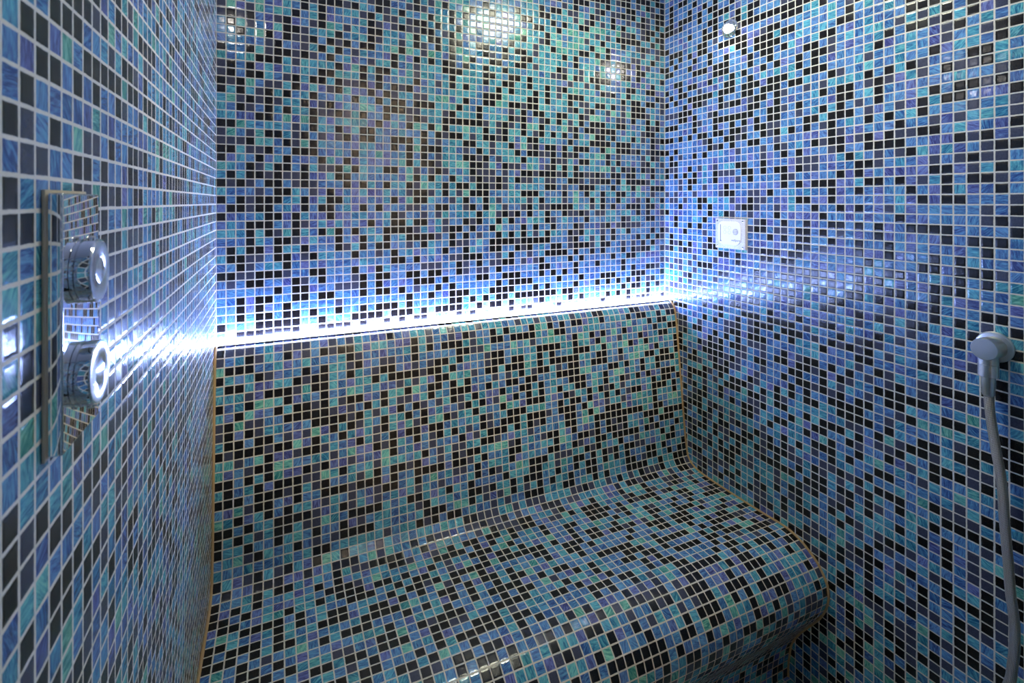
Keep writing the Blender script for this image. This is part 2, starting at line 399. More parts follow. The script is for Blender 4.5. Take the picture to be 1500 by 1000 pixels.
# one number per tile: 1 black, 2 slate, 3 violet, 4 blue, 5 teal, 6 green, 0 any glass, 9 not seen
PATTERN = {
 'wall_back': {
  -33: [9, 9, 9, 9, 9, 9, 9, 9, 9, 9, 9, 9, 9, 9, 9, 9, 9, 9, 9, 9, 9, 9, 9, 9, 9, 9, 9, 9, 9, 9, 9, 9, 9, 9, 9, 9, 9, 9, 9, 9, 9, 9, 9, 9, 9, 9, 9, 9, 9, 9, 9, 9, 9, 9, 9, 9, 9, 9, 9, 9, 1, 1, 1, 5, 1, 1],
  -32: [9, 9, 9, 9, 9, 9, 9, 9, 9, 9, 9, 9, 9, 9, 9, 9, 9, 9, 9, 9, 9, 9, 9, 9, 9, 9, 9, 9, 9, 9, 9, 9, 9, 9, 9, 9, 9, 9, 9, 9, 9, 9, 9, 9, 9, 9, 9, 9, 9, 9, 9, 9, 9, 9, 1, 5, 2, 1, 1, 4, 2, 5, 1, 2, 4, 1],
  -31: [9, 9, 9, 9, 9, 9, 9, 9, 9, 9, 9, 9, 9, 9, 9, 9, 9, 9, 9, 9, 9, 9, 9, 9, 9, 9, 9, 9, 9, 9, 9, 9, 9, 9, 9, 9, 9, 9, 9, 9, 9, 9, 9, 9, 9, 9, 0, 0, 1, 1, 1, 4, 2, 5, 1, 5, 4, 4, 1, 1, 4, 3, 5, 2, 1, 1],
  -30: [9, 9, 9, 9, 9, 9, 9, 9, 9, 9, 9, 9, 9, 9, 9, 9, 9, 9, 9, 9, 9, 9, 9, 9, 9, 9, 9, 9, 9, 9, 0, 0, 0, 0, 0, 0, 0, 0, 0, 0, 0, 0, 0, 4, 3, 4, 2, 5, 1, 4, 3, 5, 2, 1, 4, 2, 2, 1, 2, 1, 5, 1, 2, 4, 1, 1],
  -29: [9, 9, 9, 9, 9, 9, 9, 9, 9, 9, 9, 9, 9, 9, 9, 9, 9, 9, 9, 9, 9, 9, 9, 9, 9, 9, 9, 9, 9, 9, 0, 0, 0, 0, 0, 0, 0, 0, 0, 5, 5, 5, 1, 4, 1, 1, 5, 2, 2, 5, 4, 1, 2, 5, 4, 1, 3, 4, 2, 4, 2, 1, 2, 5, 1, 5],
  -28: [9, 9, 9, 9, 9, 9, 9, 9, 9, 9, 9, 9, 9, 9, 9, 9, 9, 9, 9, 9, 9, 9, 9, 9, 9, 9, 9, 9, 9, 9, 5, 4, 0, 1, 0, 0, 0, 0, 1, 5, 5, 5, 1, 1, 5, 5, 0, 5, 2, 6, 2, 1, 5, 2, 5, 1, 5, 1, 5, 5, 4, 2, 1, 1, 5, 1],
  -27: [9, 9, 9, 9, 9, 9, 9, 9, 9, 9, 9, 9, 9, 0, 0, 0, 0, 0, 0, 0, 0, 0, 0, 1, 0, 2, 6, 1, 5, 4, 6, 1, 0, 0, 1, 0, 0, 0, 0, 1, 1, 5, 5, 5, 1, 0, 1, 5, 5, 1, 1, 6, 6, 6, 5, 0, 6, 2, 2, 1, 4, 2, 1, 5, 1, 1],
  -26: [9, 9, 9, 9, 9, 9, 9, 9, 9, 9, 9, 9, 9, 0, 0, 0, 0, 2, 1, 1, 4, 4, 2, 1, 2, 4, 5, 0, 1, 5, 1, 4, 0, 0, 0, 0, 0, 0, 0, 0, 5, 1, 1, 5, 5, 1, 0, 6, 6, 0, 0, 0, 2, 0, 2, 5, 1, 1, 1, 1, 1, 5, 5, 1, 6, 1],
  -25: [9, 9, 9, 9, 9, 9, 9, 9, 9, 9, 9, 1, 1, 1, 2, 1, 5, 4, 1, 2, 5, 1, 5, 4, 0, 1, 6, 0, 1, 0, 0, 0, 0, 0, 0, 0, 0, 0, 0, 0, 5, 5, 5, 1, 0, 5, 0, 0, 0, 0, 2, 5, 5, 1, 5, 5, 5, 1, 5, 4, 2, 1, 2, 4, 2, 1],
  -24: [9, 9, 9, 9, 9, 0, 0, 5, 4, 1, 5, 1, 0, 4, 5, 5, 2, 1, 5, 2, 2, 5, 2, 1, 1, 5, 1, 5, 5, 1, 0, 0, 0, 0, 0, 0, 0, 0, 0, 1, 5, 5, 2, 1, 5, 6, 0, 6, 6, 5, 5, 1, 6, 6, 1, 3, 4, 4, 5, 5, 5, 2, 5, 5, 2, 5],
  -23: [2, 0, 0, 2, 6, 0, 6, 5, 1, 4, 5, 1, 3, 4, 4, 4, 5, 1, 2, 3, 2, 1, 2, 2, 1, 1, 0, 2, 1, 0, 0, 4, 0, 0, 0, 0, 0, 1, 0, 5, 5, 2, 5, 5, 1, 6, 6, 5, 5, 1, 1, 5, 1, 5, 1, 3, 3, 5, 4, 2, 2, 5, 5, 1, 5, 5],
  -22: [2, 1, 2, 1, 0, 3, 2, 1, 3, 4, 2, 1, 6, 5, 2, 5, 4, 1, 1, 5, 5, 4, 6, 1, 5, 1, 1, 5, 1, 1, 0, 0, 1, 1, 0, 0, 1, 5, 1, 1, 5, 2, 5, 5, 5, 5, 1, 5, 1, 4, 4, 5, 6, 1, 2, 5, 1, 1, 1, 3, 1, 3, 2, 0, 0, 1],
  -21: [0, 1, 6, 2, 0, 3, 6, 1, 1, 2, 5, 5, 0, 1, 4, 5, 5, 1, 2, 5, 5, 2, 5, 1, 2, 4, 1, 5, 1, 6, 5, 0, 5, 1, 2, 0, 1, 0, 5, 1, 1, 5, 5, 5, 5, 5, 5, 4, 1, 5, 5, 0, 4, 6, 3, 0, 0, 1, 0, 3, 1, 1, 5, 5, 5, 0],
  -20: [0, 0, 1, 5, 0, 1, 3, 1, 2, 2, 1, 4, 1, 2, 1, 4, 1, 1, 4, 5, 6, 1, 6, 5, 2, 6, 5, 3, 1, 0, 0, 1, 4, 5, 1, 1, 0, 5, 1, 1, 5, 2, 5, 5, 5, 1, 2, 5, 5, 2, 5, 5, 1, 6, 0, 0, 0, 1, 1, 3, 1, 3, 0, 5, 5, 1],
  -19: [0, 0, 0, 4, 4, 2, 1, 4, 3, 2, 5, 1, 0, 1, 4, 2, 5, 4, 4, 3, 1, 5, 3, 1, 5, 1, 5, 1, 1, 0, 1, 5, 5, 1, 5, 5, 1, 5, 5, 4, 5, 5, 4, 5, 2, 2, 1, 6, 1, 2, 6, 1, 1, 1, 1, 0, 0, 0, 0, 3, 3, 5, 3, 1, 0, 0],
  -18: [1, 0, 0, 1, 0, 2, 1, 1, 2, 1, 2, 4, 1, 4, 5, 3, 4, 2, 5, 5, 1, 4, 5, 2, 5, 5, 5, 1, 1, 1, 5, 0, 5, 1, 1, 5, 4, 1, 1, 5, 1, 5, 5, 5, 5, 4, 3, 2, 5, 5, 2, 5, 1, 5, 4, 0, 4, 4, 1, 1, 5, 4, 1, 1, 3, 3],
  -17: [0, 0, 0, 6, 1, 1, 1, 0, 2, 5, 0, 0, 5, 1, 3, 6, 1, 0, 1, 1, 5, 3, 6, 2, 5, 5, 0, 5, 1, 5, 5, 5, 5, 1, 5, 5, 1, 1, 5, 5, 1, 5, 5, 1, 5, 2, 1, 5, 6, 5, 5, 5, 0, 1, 2, 1, 4, 5, 1, 0, 5, 5, 4, 4, 1, 2],
  -16: [2, 1, 4, 1, 3, 5, 3, 5, 3, 5, 0, 1, 1, 6, 5, 5, 1, 0, 1, 0, 0, 0, 5, 1, 0, 5, 2, 5, 1, 5, 1, 5, 4, 3, 5, 1, 5, 1, 5, 5, 5, 1, 5, 1, 5, 2, 5, 1, 1, 1, 5, 5, 5, 6, 5, 0, 0, 1, 5, 1, 1, 4, 1, 1, 4, 2],
  -15: [2, 1, 4, 1, 1, 5, 0, 2, 1, 5, 1, 1, 5, 1, 2, 2, 1, 3, 1, 0, 1, 2, 1, 0, 5, 5, 0, 5, 5, 5, 5, 5, 4, 1, 1, 1, 6, 5, 5, 5, 1, 1, 5, 1, 5, 5, 5, 1, 5, 2, 2, 5, 1, 1, 5, 1, 4, 2, 0, 1, 1, 1, 4, 5, 4, 2],
  -14: [1, 2, 1, 0, 0, 2, 2, 5, 1, 3, 0, 3, 2, 1, 6, 3, 3, 1, 3, 1, 2, 5, 5, 2, 2, 5, 6, 6, 0, 5, 1, 4, 4, 1, 1, 6, 5, 1, 1, 2, 1, 1, 5, 5, 4, 5, 5, 2, 1, 5, 2, 1, 4, 5, 2, 6, 0, 2, 6, 1, 1, 1, 2, 5, 4, 4],
  -13: [1, 5, 1, 5, 2, 1, 5, 1, 0, 5, 1, 0, 0, 0, 0, 1, 5, 4, 1, 5, 1, 1, 4, 1, 1, 1, 5, 5, 6, 1, 5, 4, 1, 5, 5, 4, 4, 2, 5, 1, 4, 1, 1, 5, 5, 1, 1, 5, 5, 1, 2, 6, 6, 5, 3, 4, 2, 2, 4, 1, 4, 4, 1, 5, 1, 0],
  -12: [5, 0, 2, 1, 2, 1, 2, 5, 5, 1, 3, 2, 1, 3, 5, 4, 6, 0, 4, 1, 1, 1, 2, 2, 5, 5, 5, 2, 1, 5, 5, 5, 1, 4, 5, 5, 5, 1, 2, 1, 3, 4, 2, 1, 5, 1, 5, 2, 5, 1, 4, 1, 1, 1, 5, 5, 1, 1, 5, 3, 4, 5, 1, 2, 1, 0],
  -11: [5, 4, 1, 2, 4, 1, 5, 1, 5, 5, 1, 2, 2, 1, 2, 0, 1, 0, 0, 1, 4, 5, 2, 1, 2, 5, 5, 1, 1, 1, 1, 1, 1, 2, 5, 2, 1, 2, 5, 1, 6, 6, 1, 5, 4, 5, 6, 2, 1, 4, 1, 1, 2, 1, 1, 1, 4, 3, 5, 0, 4, 2, 1, 1, 4, 0],
  -10: [5, 0, 3, 3, 1, 1, 4, 6, 3, 0, 1, 0, 3, 5, 5, 5, 0, 3, 1, 3, 0, 0, 1, 6, 5, 1, 6, 1, 5, 5, 6, 5, 5, 1, 5, 2, 1, 5, 5, 1, 5, 2, 1, 5, 1, 5, 1, 4, 1, 5, 4, 6, 1, 1, 5, 1, 4, 5, 5, 1, 5, 2, 4, 1, 2, 1],
  -9: [1, 1, 6, 5, 4, 5, 5, 4, 2, 0, 1, 5, 5, 1, 3, 5, 1, 1, 0, 4, 0, 0, 4, 4, 1, 4, 1, 2, 1, 1, 5, 2, 5, 1, 1, 2, 1, 5, 4, 5, 1, 1, 5, 5, 5, 4, 4, 1, 4, 5, 5, 1, 1, 1, 1, 4, 1, 1, 1, 4, 4, 4, 4, 1, 3, 0],
  -8: [2, 6, 4, 2, 6, 1, 1, 5, 2, 1, 4, 2, 0, 2, 1, 0, 1, 1, 4, 0, 1, 1, 1, 5, 1, 4, 2, 4, 5, 5, 1, 1, 5, 5, 2, 5, 5, 1, 3, 6, 2, 1, 3, 1, 1, 3, 1, 5, 1, 1, 1, 4, 4, 1, 6, 5, 1, 1, 1, 2, 1, 4, 2, 1, 1, 1],
  -7: [2, 2, 2, 1, 6, 5, 4, 1, 2, 6, 1, 5, 4, 4, 4, 3, 0, 0, 0, 0, 1, 4, 1, 6, 1, 1, 1, 5, 5, 4, 2, 4, 1, 5, 2, 5, 5, 5, 1, 4, 1, 1, 2, 2, 1, 4, 1, 2, 1, 4, 5, 5, 6, 6, 1, 4, 2, 4, 4, 4, 4, 2, 5, 1, 2, 0],
  -6: [1, 1, 5, 2, 2, 1, 4, 4, 1, 1, 1, 4, 3, 5, 0, 1, 5, 0, 0, 3, 4, 5, 1, 4, 1, 4, 2, 5, 5, 5, 1, 1, 2, 1, 4, 2, 5, 6, 5, 1, 5, 5, 3, 4, 1, 2, 2, 5, 3, 1, 1, 5, 4, 4, 1, 5, 1, 4, 5, 3, 4, 2, 1, 5, 4, 2],
  -5: [1, 3, 5, 4, 1, 3, 5, 1, 4, 3, 4, 1, 6, 3, 1, 3, 5, 0, 0, 3, 0, 0, 1, 5, 1, 1, 2, 6, 5, 6, 6, 1, 1, 2, 5, 3, 1, 2, 2, 3, 6, 5, 3, 2, 1, 5, 1, 5, 1, 5, 4, 5, 5, 6, 6, 2, 5, 1, 2, 1, 4, 1, 2, 1, 4, 4],
  -4: [6, 0, 4, 1, 2, 5, 1, 1, 4, 1, 5, 2, 2, 1, 0, 1, 5, 4, 5, 1, 1, 4, 6, 2, 4, 2, 1, 2, 5, 4, 5, 1, 2, 2, 2, 4, 2, 4, 3, 1, 1, 2, 1, 1, 1, 2, 1, 5, 1, 1, 2, 2, 1, 2, 4, 1, 1, 4, 1, 1, 4, 5, 3, 1, 4, 5],
  -3: [5, 1, 5, 1, 1, 2, 1, 2, 2, 1, 3, 3, 5, 1, 1, 4, 5, 0, 4, 4, 0, 3, 6, 1, 5, 1, 5, 4, 1, 5, 4, 2, 1, 2, 2, 1, 2, 5, 1, 2, 2, 5, 5, 2, 2, 4, 4, 1, 1, 2, 4, 2, 2, 1, 1, 4, 1, 5, 1, 1, 1, 1, 2, 5, 3, 4],
  -2: [1, 2, 1, 2, 4, 1, 1, 4, 2, 1, 2, 4, 0, 4, 1, 3, 1, 5, 4, 1, 0, 5, 1, 2, 6, 5, 5, 1, 5, 1, 1, 5, 1, 1, 2, 1, 2, 5, 4, 5, 5, 5, 4, 1, 1, 4, 2, 4, 4, 1, 1, 1, 5, 4, 4, 1, 4, 0, 6, 1, 6, 3, 3, 1, 1, 1],
  -1: [5, 4, 4, 4, 2, 4, 1, 1, 5, 4, 2, 3, 1, 3, 0, 3, 5, 3, 3, 5, 4, 5, 2, 1, 1, 2, 5, 1, 5, 2, 6, 1, 1, 1, 4, 4, 4, 5, 5, 1, 1, 1, 5, 4, 4, 4, 1, 4, 6, 4, 1, 5, 4, 1, 5, 5, 1, 1, 5, 4, 5, 5, 4, 2, 4, 4],
  0: [1, 4, 1, 2, 1, 1, 1, 5, 5, 1, 3, 5, 1, 1, 0, 3, 0, 0, 3, 0, 1, 3, 6, 1, 1, 5, 4, 4, 2, 5, 1, 4, 5, 1, 5, 2, 4, 5, 5, 5, 2, 5, 1, 4, 5, 5, 2, 4, 6, 4, 4, 1, 5, 1, 4, 4, 1, 5, 4, 3, 2, 4, 1, 5, 4, 1],
  1: [3, 1, 1, 2, 1, 1, 4, 5, 3, 1, 4, 1, 1, 4, 5, 3, 1, 4, 1, 3, 4, 4, 2, 2, 4, 4, 1, 1, 4, 5, 2, 1, 4, 1, 6, 5, 2, 4, 4, 2, 1, 5, 2, 2, 1, 1, 1, 1, 5, 4, 5, 2, 5, 1, 4, 1, 3, 4, 1, 1, 1, 4, 1, 1, 3, 5],
  2: [1, 3, 4, 4, 5, 1, 1, 3, 1, 5, 3, 3, 1, 3, 3, 0, 5, 3, 4, 0, 1, 2, 4, 4, 2, 4, 2, 6, 4, 5, 5, 5, 1, 5, 6, 2, 1, 2, 1, 4, 1, 4, 5, 1, 4, 4, 1, 2, 2, 1, 2, 4, 2, 2, 5, 5, 4, 5, 5, 4, 1, 4, 1, 4, 3, 2],
  3: [3, 5, 4, 1, 1, 1, 4, 3, 1, 2, 3, 5, 3, 5, 3, 4, 3, 1, 3, 0, 1, 1, 5, 1, 1, 3, 5, 2, 4, 4, 1, 2, 1, 4, 5, 1, 5, 1, 4, 3, 5, 6, 5, 1, 2, 4, 5, 4, 4, 4, 1, 4, 4, 4, 5, 5, 4, 1, 2, 5, 5, 4, 1, 1, 4, 4],
  4: [5, 5, 5, 1, 5, 1, 2, 6, 1, 5, 4, 1, 6, 1, 4, 1, 0, 5, 4, 1, 1, 1, 1, 2, 5, 3, 5, 2, 1, 1, 4, 1, 4, 4, 1, 6, 4, 4, 4, 1, 4, 1, 4, 4, 1, 4, 4, 4, 1, 2, 4, 4, 3, 2, 1, 3, 2, 1, 2, 2, 2, 4, 4, 4, 4, 3],
  5: [4, 4, 4, 1, 5, 4, 1, 1, 2, 3, 5, 4, 0, 1, 4, 3, 1, 0, 5, 1, 4, 5, 1, 1, 1, 1, 2, 4, 1, 4, 1, 4, 2, 4, 4, 1, 5, 1, 5, 1, 5, 2, 5, 1, 5, 5, 4, 1, 2, 1, 5, 5, 4, 2, 4, 1, 4, 5, 1, 4, 4, 4, 4, 1, 4, 1],
  6: [4, 1, 5, 1, 1, 3, 1, 5, 5, 1, 4, 4, 4, 1, 2, 5, 1, 0, 1, 1, 0, 0, 2, 4, 1, 5, 4, 4, 1, 2, 2, 4, 5, 4, 1, 1, 1, 1, 2, 1, 1, 1, 1, 1, 4, 4, 4, 2, 1, 4, 5, 2, 5, 1, 4, 1, 4, 4, 4, 4, 1, 4, 1, 5, 1, 2],
  7: [5, 1, 1, 2, 2, 4, 1, 1, 3, 2, 1, 5, 0, 4, 4, 1, 4, 4, 2, 4, 1, 4, 5, 3, 4, 5, 4, 1, 4, 4, 1, 5, 4, 4, 1, 1, 4, 4, 1, 2, 1, 4, 5, 4, 1, 1, 4, 2, 1, 1, 1, 2, 5, 1, 1, 4, 4, 2, 4, 2, 4, 1, 4, 1, 3, 4],
  8: [4, 4, 1, 2, 4, 5, 5, 1, 4, 3, 4, 3, 4, 0, 4, 3, 5, 0, 4, 4, 1, 1, 4, 1, 3, 4, 3, 4, 2, 2, 1, 1, 1, 4, 4, 2, 5, 1, 4, 4, 2, 4, 5, 1, 1, 1, 1, 4, 1, 4, 4, 1, 4, 1, 4, 4, 4, 1, 4, 1, 2, 1, 1, 5, 4, 2],
  9: [1, 1, 2, 2, 1, 1, 1, 2, 4, 4, 1, 1, 4, 4, 4, 1, 4, 0, 1, 0, 4, 4, 4, 4, 2, 2, 2, 4, 4, 1, 2, 4, 1, 4, 2, 2, 1, 1, 4, 2, 3, 2, 1, 4, 4, 4, 4, 1, 4, 1, 4, 4, 4, 4, 4, 1, 4, 5, 1, 1, 5, 4, 3, 3, 3, 4],
  10: [4, 2, 4, 1, 1, 4, 4, 3, 1, 2, 4, 1, 4, 4, 4, 2, 1, 4, 1, 1, 4, 4, 1, 1, 4, 1, 1, 3, 4, 1, 2, 4, 2, 2, 4, 1, 4, 4, 4, 4, 4, 4, 1, 1, 4, 3, 4, 4, 1, 4, 4, 4, 1, 4, 4, 4, 4, 1, 4, 4, 4, 3, 4, 4, 3, 2],
  11: [4, 4, 4, 4, 4, 4, 1, 4, 1, 1, 3, 4, 4, 2, 2, 2, 1, 4, 1, 3, 4, 3, 4, 1, 1, 1, 4, 1, 4, 4, 4, 4, 1, 1, 4, 4, 1, 1, 1, 4, 4, 4, 1, 4, 1, 4, 1, 4, 1, 4, 4, 4, 4, 4, 4, 4, 4, 1, 4, 1, 4, 4, 1, 1, 2, 4],
  12: [4, 4, 1, 3, 1, 1, 4, 4, 1, 1, 4, 1, 1, 4, 4, 4, 1, 4, 1, 1, 4, 1, 4, 2, 4, 4, 1, 4, 1, 4, 4, 4, 4, 4, 4, 1, 4, 1, 1, 1, 1, 4, 4, 4, 4, 1, 4, 4, 4, 1, 4, 4, 4, 1, 1, 1, 4, 4, 4, 1, 1, 1, 4, 4, 4, 1],
  13: [4, 4, 1, 3, 1, 3, 4, 1, 4, 4, 4, 4, 4, 2, 4, 4, 4, 4, 4, 4, 4, 4, 1, 4, 4, 1, 4, 3, 1, 1, 1, 4, 4, 4, 1, 1, 1, 1, 4, 4, 4, 1, 4, 1, 4, 4, 4, 4, 1, 4, 3, 4, 1, 4, 1, 4, 1, 4, 1, 3, 1, 4, 2, 1, 4, 4],
  14: [4, 4, 1, 4, 1, 1, 4, 1, 1, 4, 1, 4, 4, 1, 4, 4, 1, 4, 1, 1, 1, 4, 1, 4, 4, 4, 4, 4, 1, 1, 4, 1, 4, 1, 4, 1, 1, 4, 1, 1, 1, 1, 1, 1, 1, 4, 1, 1, 3, 4, 4, 4, 3, 4, 3, 4, 4, 1, 4, 1, 1, 4, 1, 4, 1, 4],
  15: [1, 4, 4, 4, 1, 1, 1, 1, 1, 4, 4, 1, 4, 4, 4, 1, 1, 1, 1, 4, 1, 1, 1, 4, 1, 4, 1, 1, 1, 1, 4, 4, 1, 3, 1, 1, 4, 1, 4, 4, 3, 2, 1, 4, 4, 3, 4, 1, 4, 1, 4, 4, 4, 4, 1, 4, 1, 4, 1, 4, 4, 4, 1, 4, 4, 4],
  16: [4, 4, 1, 1, 1, 1, 1, 1, 1, 4, 4, 1, 1, 1, 1, 4, 1, 4, 4, 1, 4, 1, 4, 1, 1, 4, 4, 4, 4, 1, 4, 1, 4, 4, 4, 4, 4, 1, 4, 1, 1, 3, 4, 4, 4, 1, 4, 4, 2, 4, 4, 3, 4, 1, 4, 4, 4, 4, 1, 4, 1, 1, 1, 4, 4, 1],
 },
 'wall_right': {
  -33: [4, 3, 4],
  -32: [4, 1, 4, 1, 1],
  -31: [4, 1, 4, 4, 4, 4, 1, 4],
  -30: [4, 1, 4, 4, 4, 1, 4, 3, 1, 4, 1],
  -29: [1, 1, 3, 1, 1, 1, 4, 1, 4, 1, 1, 4, 4, 1],
  -28: [1, 1, 2, 1, 4, 4, 4, 1, 4, 5, 1, 1, 1, 4, 3, 4],
  -27: [4, 4, 4, 4, 4, 4, 4, 4, 4, 1, 1, 4, 5, 3, 1, 5, 1, 1, 4],
  -26: [4, 4, 4, 3, 4, 1, 4, 4, 1, 4, 1, 4, 1, 2, 1, 5, 1, 4, 4, 4, 4],
  -25: [1, 4, 4, 4, 3, 4, 4, 4, 1, 1, 1, 3, 0, 0, 2, 1, 1, 1, 1, 1, 1, 1, 1, 1],
  -24: [4, 1, 1, 1, 4, 5, 4, 1, 1, 4, 2, 4, 4, 0, 1, 3, 4, 4, 4, 3, 4, 1, 1, 1, 5, 5, 1],
  -23: [4, 1, 4, 1, 4, 1, 3, 1, 1, 4, 4, 1, 1, 1, 1, 1, 3, 3, 2, 1, 1, 4, 4, 4, 4, 5, 4, 5, 4],
  -22: [1, 4, 1, 4, 4, 4, 1, 4, 4, 1, 4, 4, 3, 5, 1, 1, 3, 1, 1, 1, 5, 1, 1, 4, 5, 4, 4, 5, 4, 1, 4, 5],
  -21: [1, 1, 4, 4, 4, 1, 3, 4, 4, 1, 4, 4, 1, 4, 4, 1, 4, 1, 1, 1, 1, 4, 4, 5, 4, 4, 5, 4, 1, 1, 4, 4, 4, 5, 4],
  -20: [4, 4, 4, 4, 4, 4, 1, 1, 1, 3, 1, 1, 1, 4, 4, 3, 1, 4, 1, 1, 4, 1, 5, 3, 4, 5, 1, 1, 4, 3, 4, 5, 4, 4, 4, 1, 1],
  -19: [4, 3, 1, 1, 4, 3, 4, 4, 4, 3, 1, 1, 1, 4, 4, 4, 1, 4, 4, 1, 4, 4, 4, 3, 1, 1, 4, 2, 4, 5, 4, 5, 5, 4, 2, 5, 2, 5, 1, 4],
  -18: [1, 4, 3, 1, 4, 1, 1, 3, 3, 1, 5, 3, 5, 1, 5, 1, 4, 3, 1, 4, 1, 3, 4, 1, 4, 1, 1, 2, 4, 3, 4, 4, 5, 1, 4, 1, 1, 2, 1, 5, 1, 3, 2],
  -17: [4, 1, 4, 1, 1, 4, 4, 2, 4, 3, 3, 4, 1, 1, 5, 4, 1, 4, 5, 4, 5, 4, 5, 1, 4, 1, 4, 3, 4, 4, 4, 5, 1, 3, 4, 5, 4, 3, 2, 1, 4, 5, 4, 5],
  -16: [1, 4, 1, 4, 4, 1, 1, 1, 1, 1, 5, 1, 1, 1, 4, 1, 1, 1, 3, 1, 1, 1, 5, 4, 1, 1, 1, 4, 4, 4, 5, 2, 4, 4, 5, 5, 4, 3, 2, 4, 5, 2, 1, 1],
  -15: [4, 4, 4, 4, 1, 3, 1, 1, 2, 4, 4, 1, 4, 4, 4, 1, 1, 4, 1, 1, 1, 4, 1, 1, 5, 4, 4, 1, 2, 4, 4, 5, 4, 4, 5, 4, 4, 1, 3, 5, 5, 4, 1, 5],
  -14: [2, 2, 2, 1, 1, 1, 4, 4, 4, 3, 3, 1, 2, 1, 1, 3, 2, 1, 1, 4, 1, 2, 4, 4, 2, 4, 2, 5, 5, 5, 5, 1, 4, 1, 5, 1, 2, 4, 4, 4, 1, 1, 5, 4],
  -13: [4, 4, 4, 1, 1, 3, 1, 4, 4, 2, 1, 4, 4, 3, 3, 3, 1, 1, 4, 3, 1, 4, 3, 4, 4, 5, 1, 4, 1, 1, 4, 2, 1, 2, 3, 5, 2, 4, 1, 2, 2, 1, 5, 5],
  -12: [1, 1, 1, 4, 4, 4, 1, 2, 4, 4, 1, 1, 1, 1, 1, 1, 1, 4, 4, 1, 1, 2, 4, 1, 4, 4, 4, 3, 1, 1, 4, 5, 1, 4, 4, 3, 4, 4, 4, 5, 4, 4, 2, 1],
  -11: [4, 4, 4, 4, 3, 4, 1, 4, 3, 4, 1, 3, 4, 1, 4, 1, 3, 1, 4, 1, 1, 4, 4, 2, 4, 5, 1, 5, 1, 4, 2, 4, 1, 4, 4, 3, 5, 1, 4, 1, 1, 2, 1, 4],
  -10: [1, 1, 4, 1, 4, 1, 4, 1, 1, 4, 1, 1, 4, 1, 1, 2, 4, 1, 1, 2, 2, 4, 4, 4, 1, 1, 5, 1, 1, 1, 4, 2, 3, 4, 2, 3, 1, 5, 1, 1, 4, 3, 3, 1],
  -9: [4, 4, 4, 4, 4, 4, 4, 3, 2, 1, 4, 4, 1, 1, 2, 1, 4, 4, 1, 2, 1, 5, 1, 4, 1, 4, 2, 1, 4, 5, 4, 1, 4, 1, 4, 5, 1, 4, 4, 4, 2, 4, 5, 2],
  -8: [1, 4, 1, 4, 4, 4, 4, 4, 4, 1, 2, 1, 4, 1, 4, 4, 1, 1, 4, 4, 2, 4, 4, 4, 3, 3, 4, 1, 2, 4, 3, 4, 4, 4, 1, 4, 4, 2, 3, 2, 5, 5, 5, 2],
  -7: [4, 1, 4, 2, 4, 4, 1, 4, 1, 4, 4, 5, 4, 3, 2, 4, 4, 4, 2, 4, 1, 2, 4, 5, 4, 1, 2, 1, 1, 3, 2, 1, 3, 1, 2, 2, 1, 1, 4, 5, 3, 4, 3, 1],
  -6: [4, 1, 1, 4, 4, 4, 4, 4, 4, 4, 3, 4, 4, 3, 4, 4, 3, 4, 2, 3, 4, 1, 4, 1, 3, 4, 4, 2, 1, 4, 4, 1, 1, 1, 1, 4, 4, 3, 3, 1, 2, 1, 3, 2],
  -5: [1, 2, 2, 4, 3, 1, 4, 2, 5, 3, 2, 4, 5, 5, 1, 1, 4, 4, 1, 3, 4, 4, 3, 2, 2, 2, 3, 3, 5, 1, 5, 4, 2, 4, 2, 1, 5, 3, 5, 3, 4, 2, 1, 1],
  -4: [1, 4, 1, 4, 1, 4, 1, 3, 5, 4, 1, 2, 2, 2, 4, 1, 1, 4, 1, 4, 1, 1, 3, 1, 2, 2, 4, 3, 4, 4, 1, 1, 2, 4, 5, 4, 3, 2, 4, 2, 1, 2, 2, 4],
  -3: [4, 4, 4, 2, 4, 1, 1, 4, 5, 4, 1, 3, 3, 3, 2, 4, 1, 4, 4, 4, 4, 1, 2, 4, 4, 3, 4, 4, 1, 3, 1, 3, 4, 3, 3, 3, 3, 1, 1, 3, 2, 5, 1, 5],
  -2: [4, 4, 4, 2, 4, 1, 4, 4, 2, 3, 4, 3, 1, 4, 4, 4, 4, 4, 3, 4, 3, 1, 4, 1, 3, 1, 1, 1, 3, 3, 5, 1, 1, 4, 1, 3, 2, 5, 1, 4, 1, 1, 2, 4],
  -1: [2, 4, 2, 3, 4, 4, 2, 3, 4, 3, 4, 2, 1, 1, 4, 4, 2, 2, 3, 1, 4, 4, 5, 4, 5, 4, 4, 1, 3, 4, 1, 4, 3, 4, 4, 1, 4, 3, 1, 5, 3, 4, 1, 4],
  0: [4, 2, 2, 4, 2, 4, 5, 1, 1, 5, 5, 4, 5, 2, 3, 3, 1, 2, 2, 4, 3, 3, 5, 1, 1, 3, 3, 1, 3, 4, 4, 4, 3, 4, 5, 3, 1, 3, 1, 1, 4, 4, 4, 2],
  1: [5, 4, 4, 1, 3, 4, 4, 1, 4, 1, 4, 4, 5, 3, 2, 1, 1, 2, 4, 4, 2, 3, 5, 4, 4, 1, 4, 4, 1, 3, 1, 4, 3, 2, 5, 3, 4, 4, 4, 4, 4, 2, 4, 1],
  2: [1, 4, 3, 3, 4, 4, 4, 3, 4, 1, 4, 5, 1, 2, 4, 4, 2, 3, 4, 4, 1, 4, 3, 3, 3, 0, 1, 4, 4, 3, 4, 3, 4, 4, 1, 3, 3, 4, 4, 4, 4, 2, 1, 2],
  3: [4, 3, 1, 4, 4, 4, 5, 5, 1, 4, 3, 0, 0, 0, 0, 0, 4, 2, 1, 3, 4, 1, 4, 4, 1, 3, 4, 1, 1, 4, 1, 4, 1, 3, 4, 1, 1, 1, 1, 4, 4, 4, 4, 1],
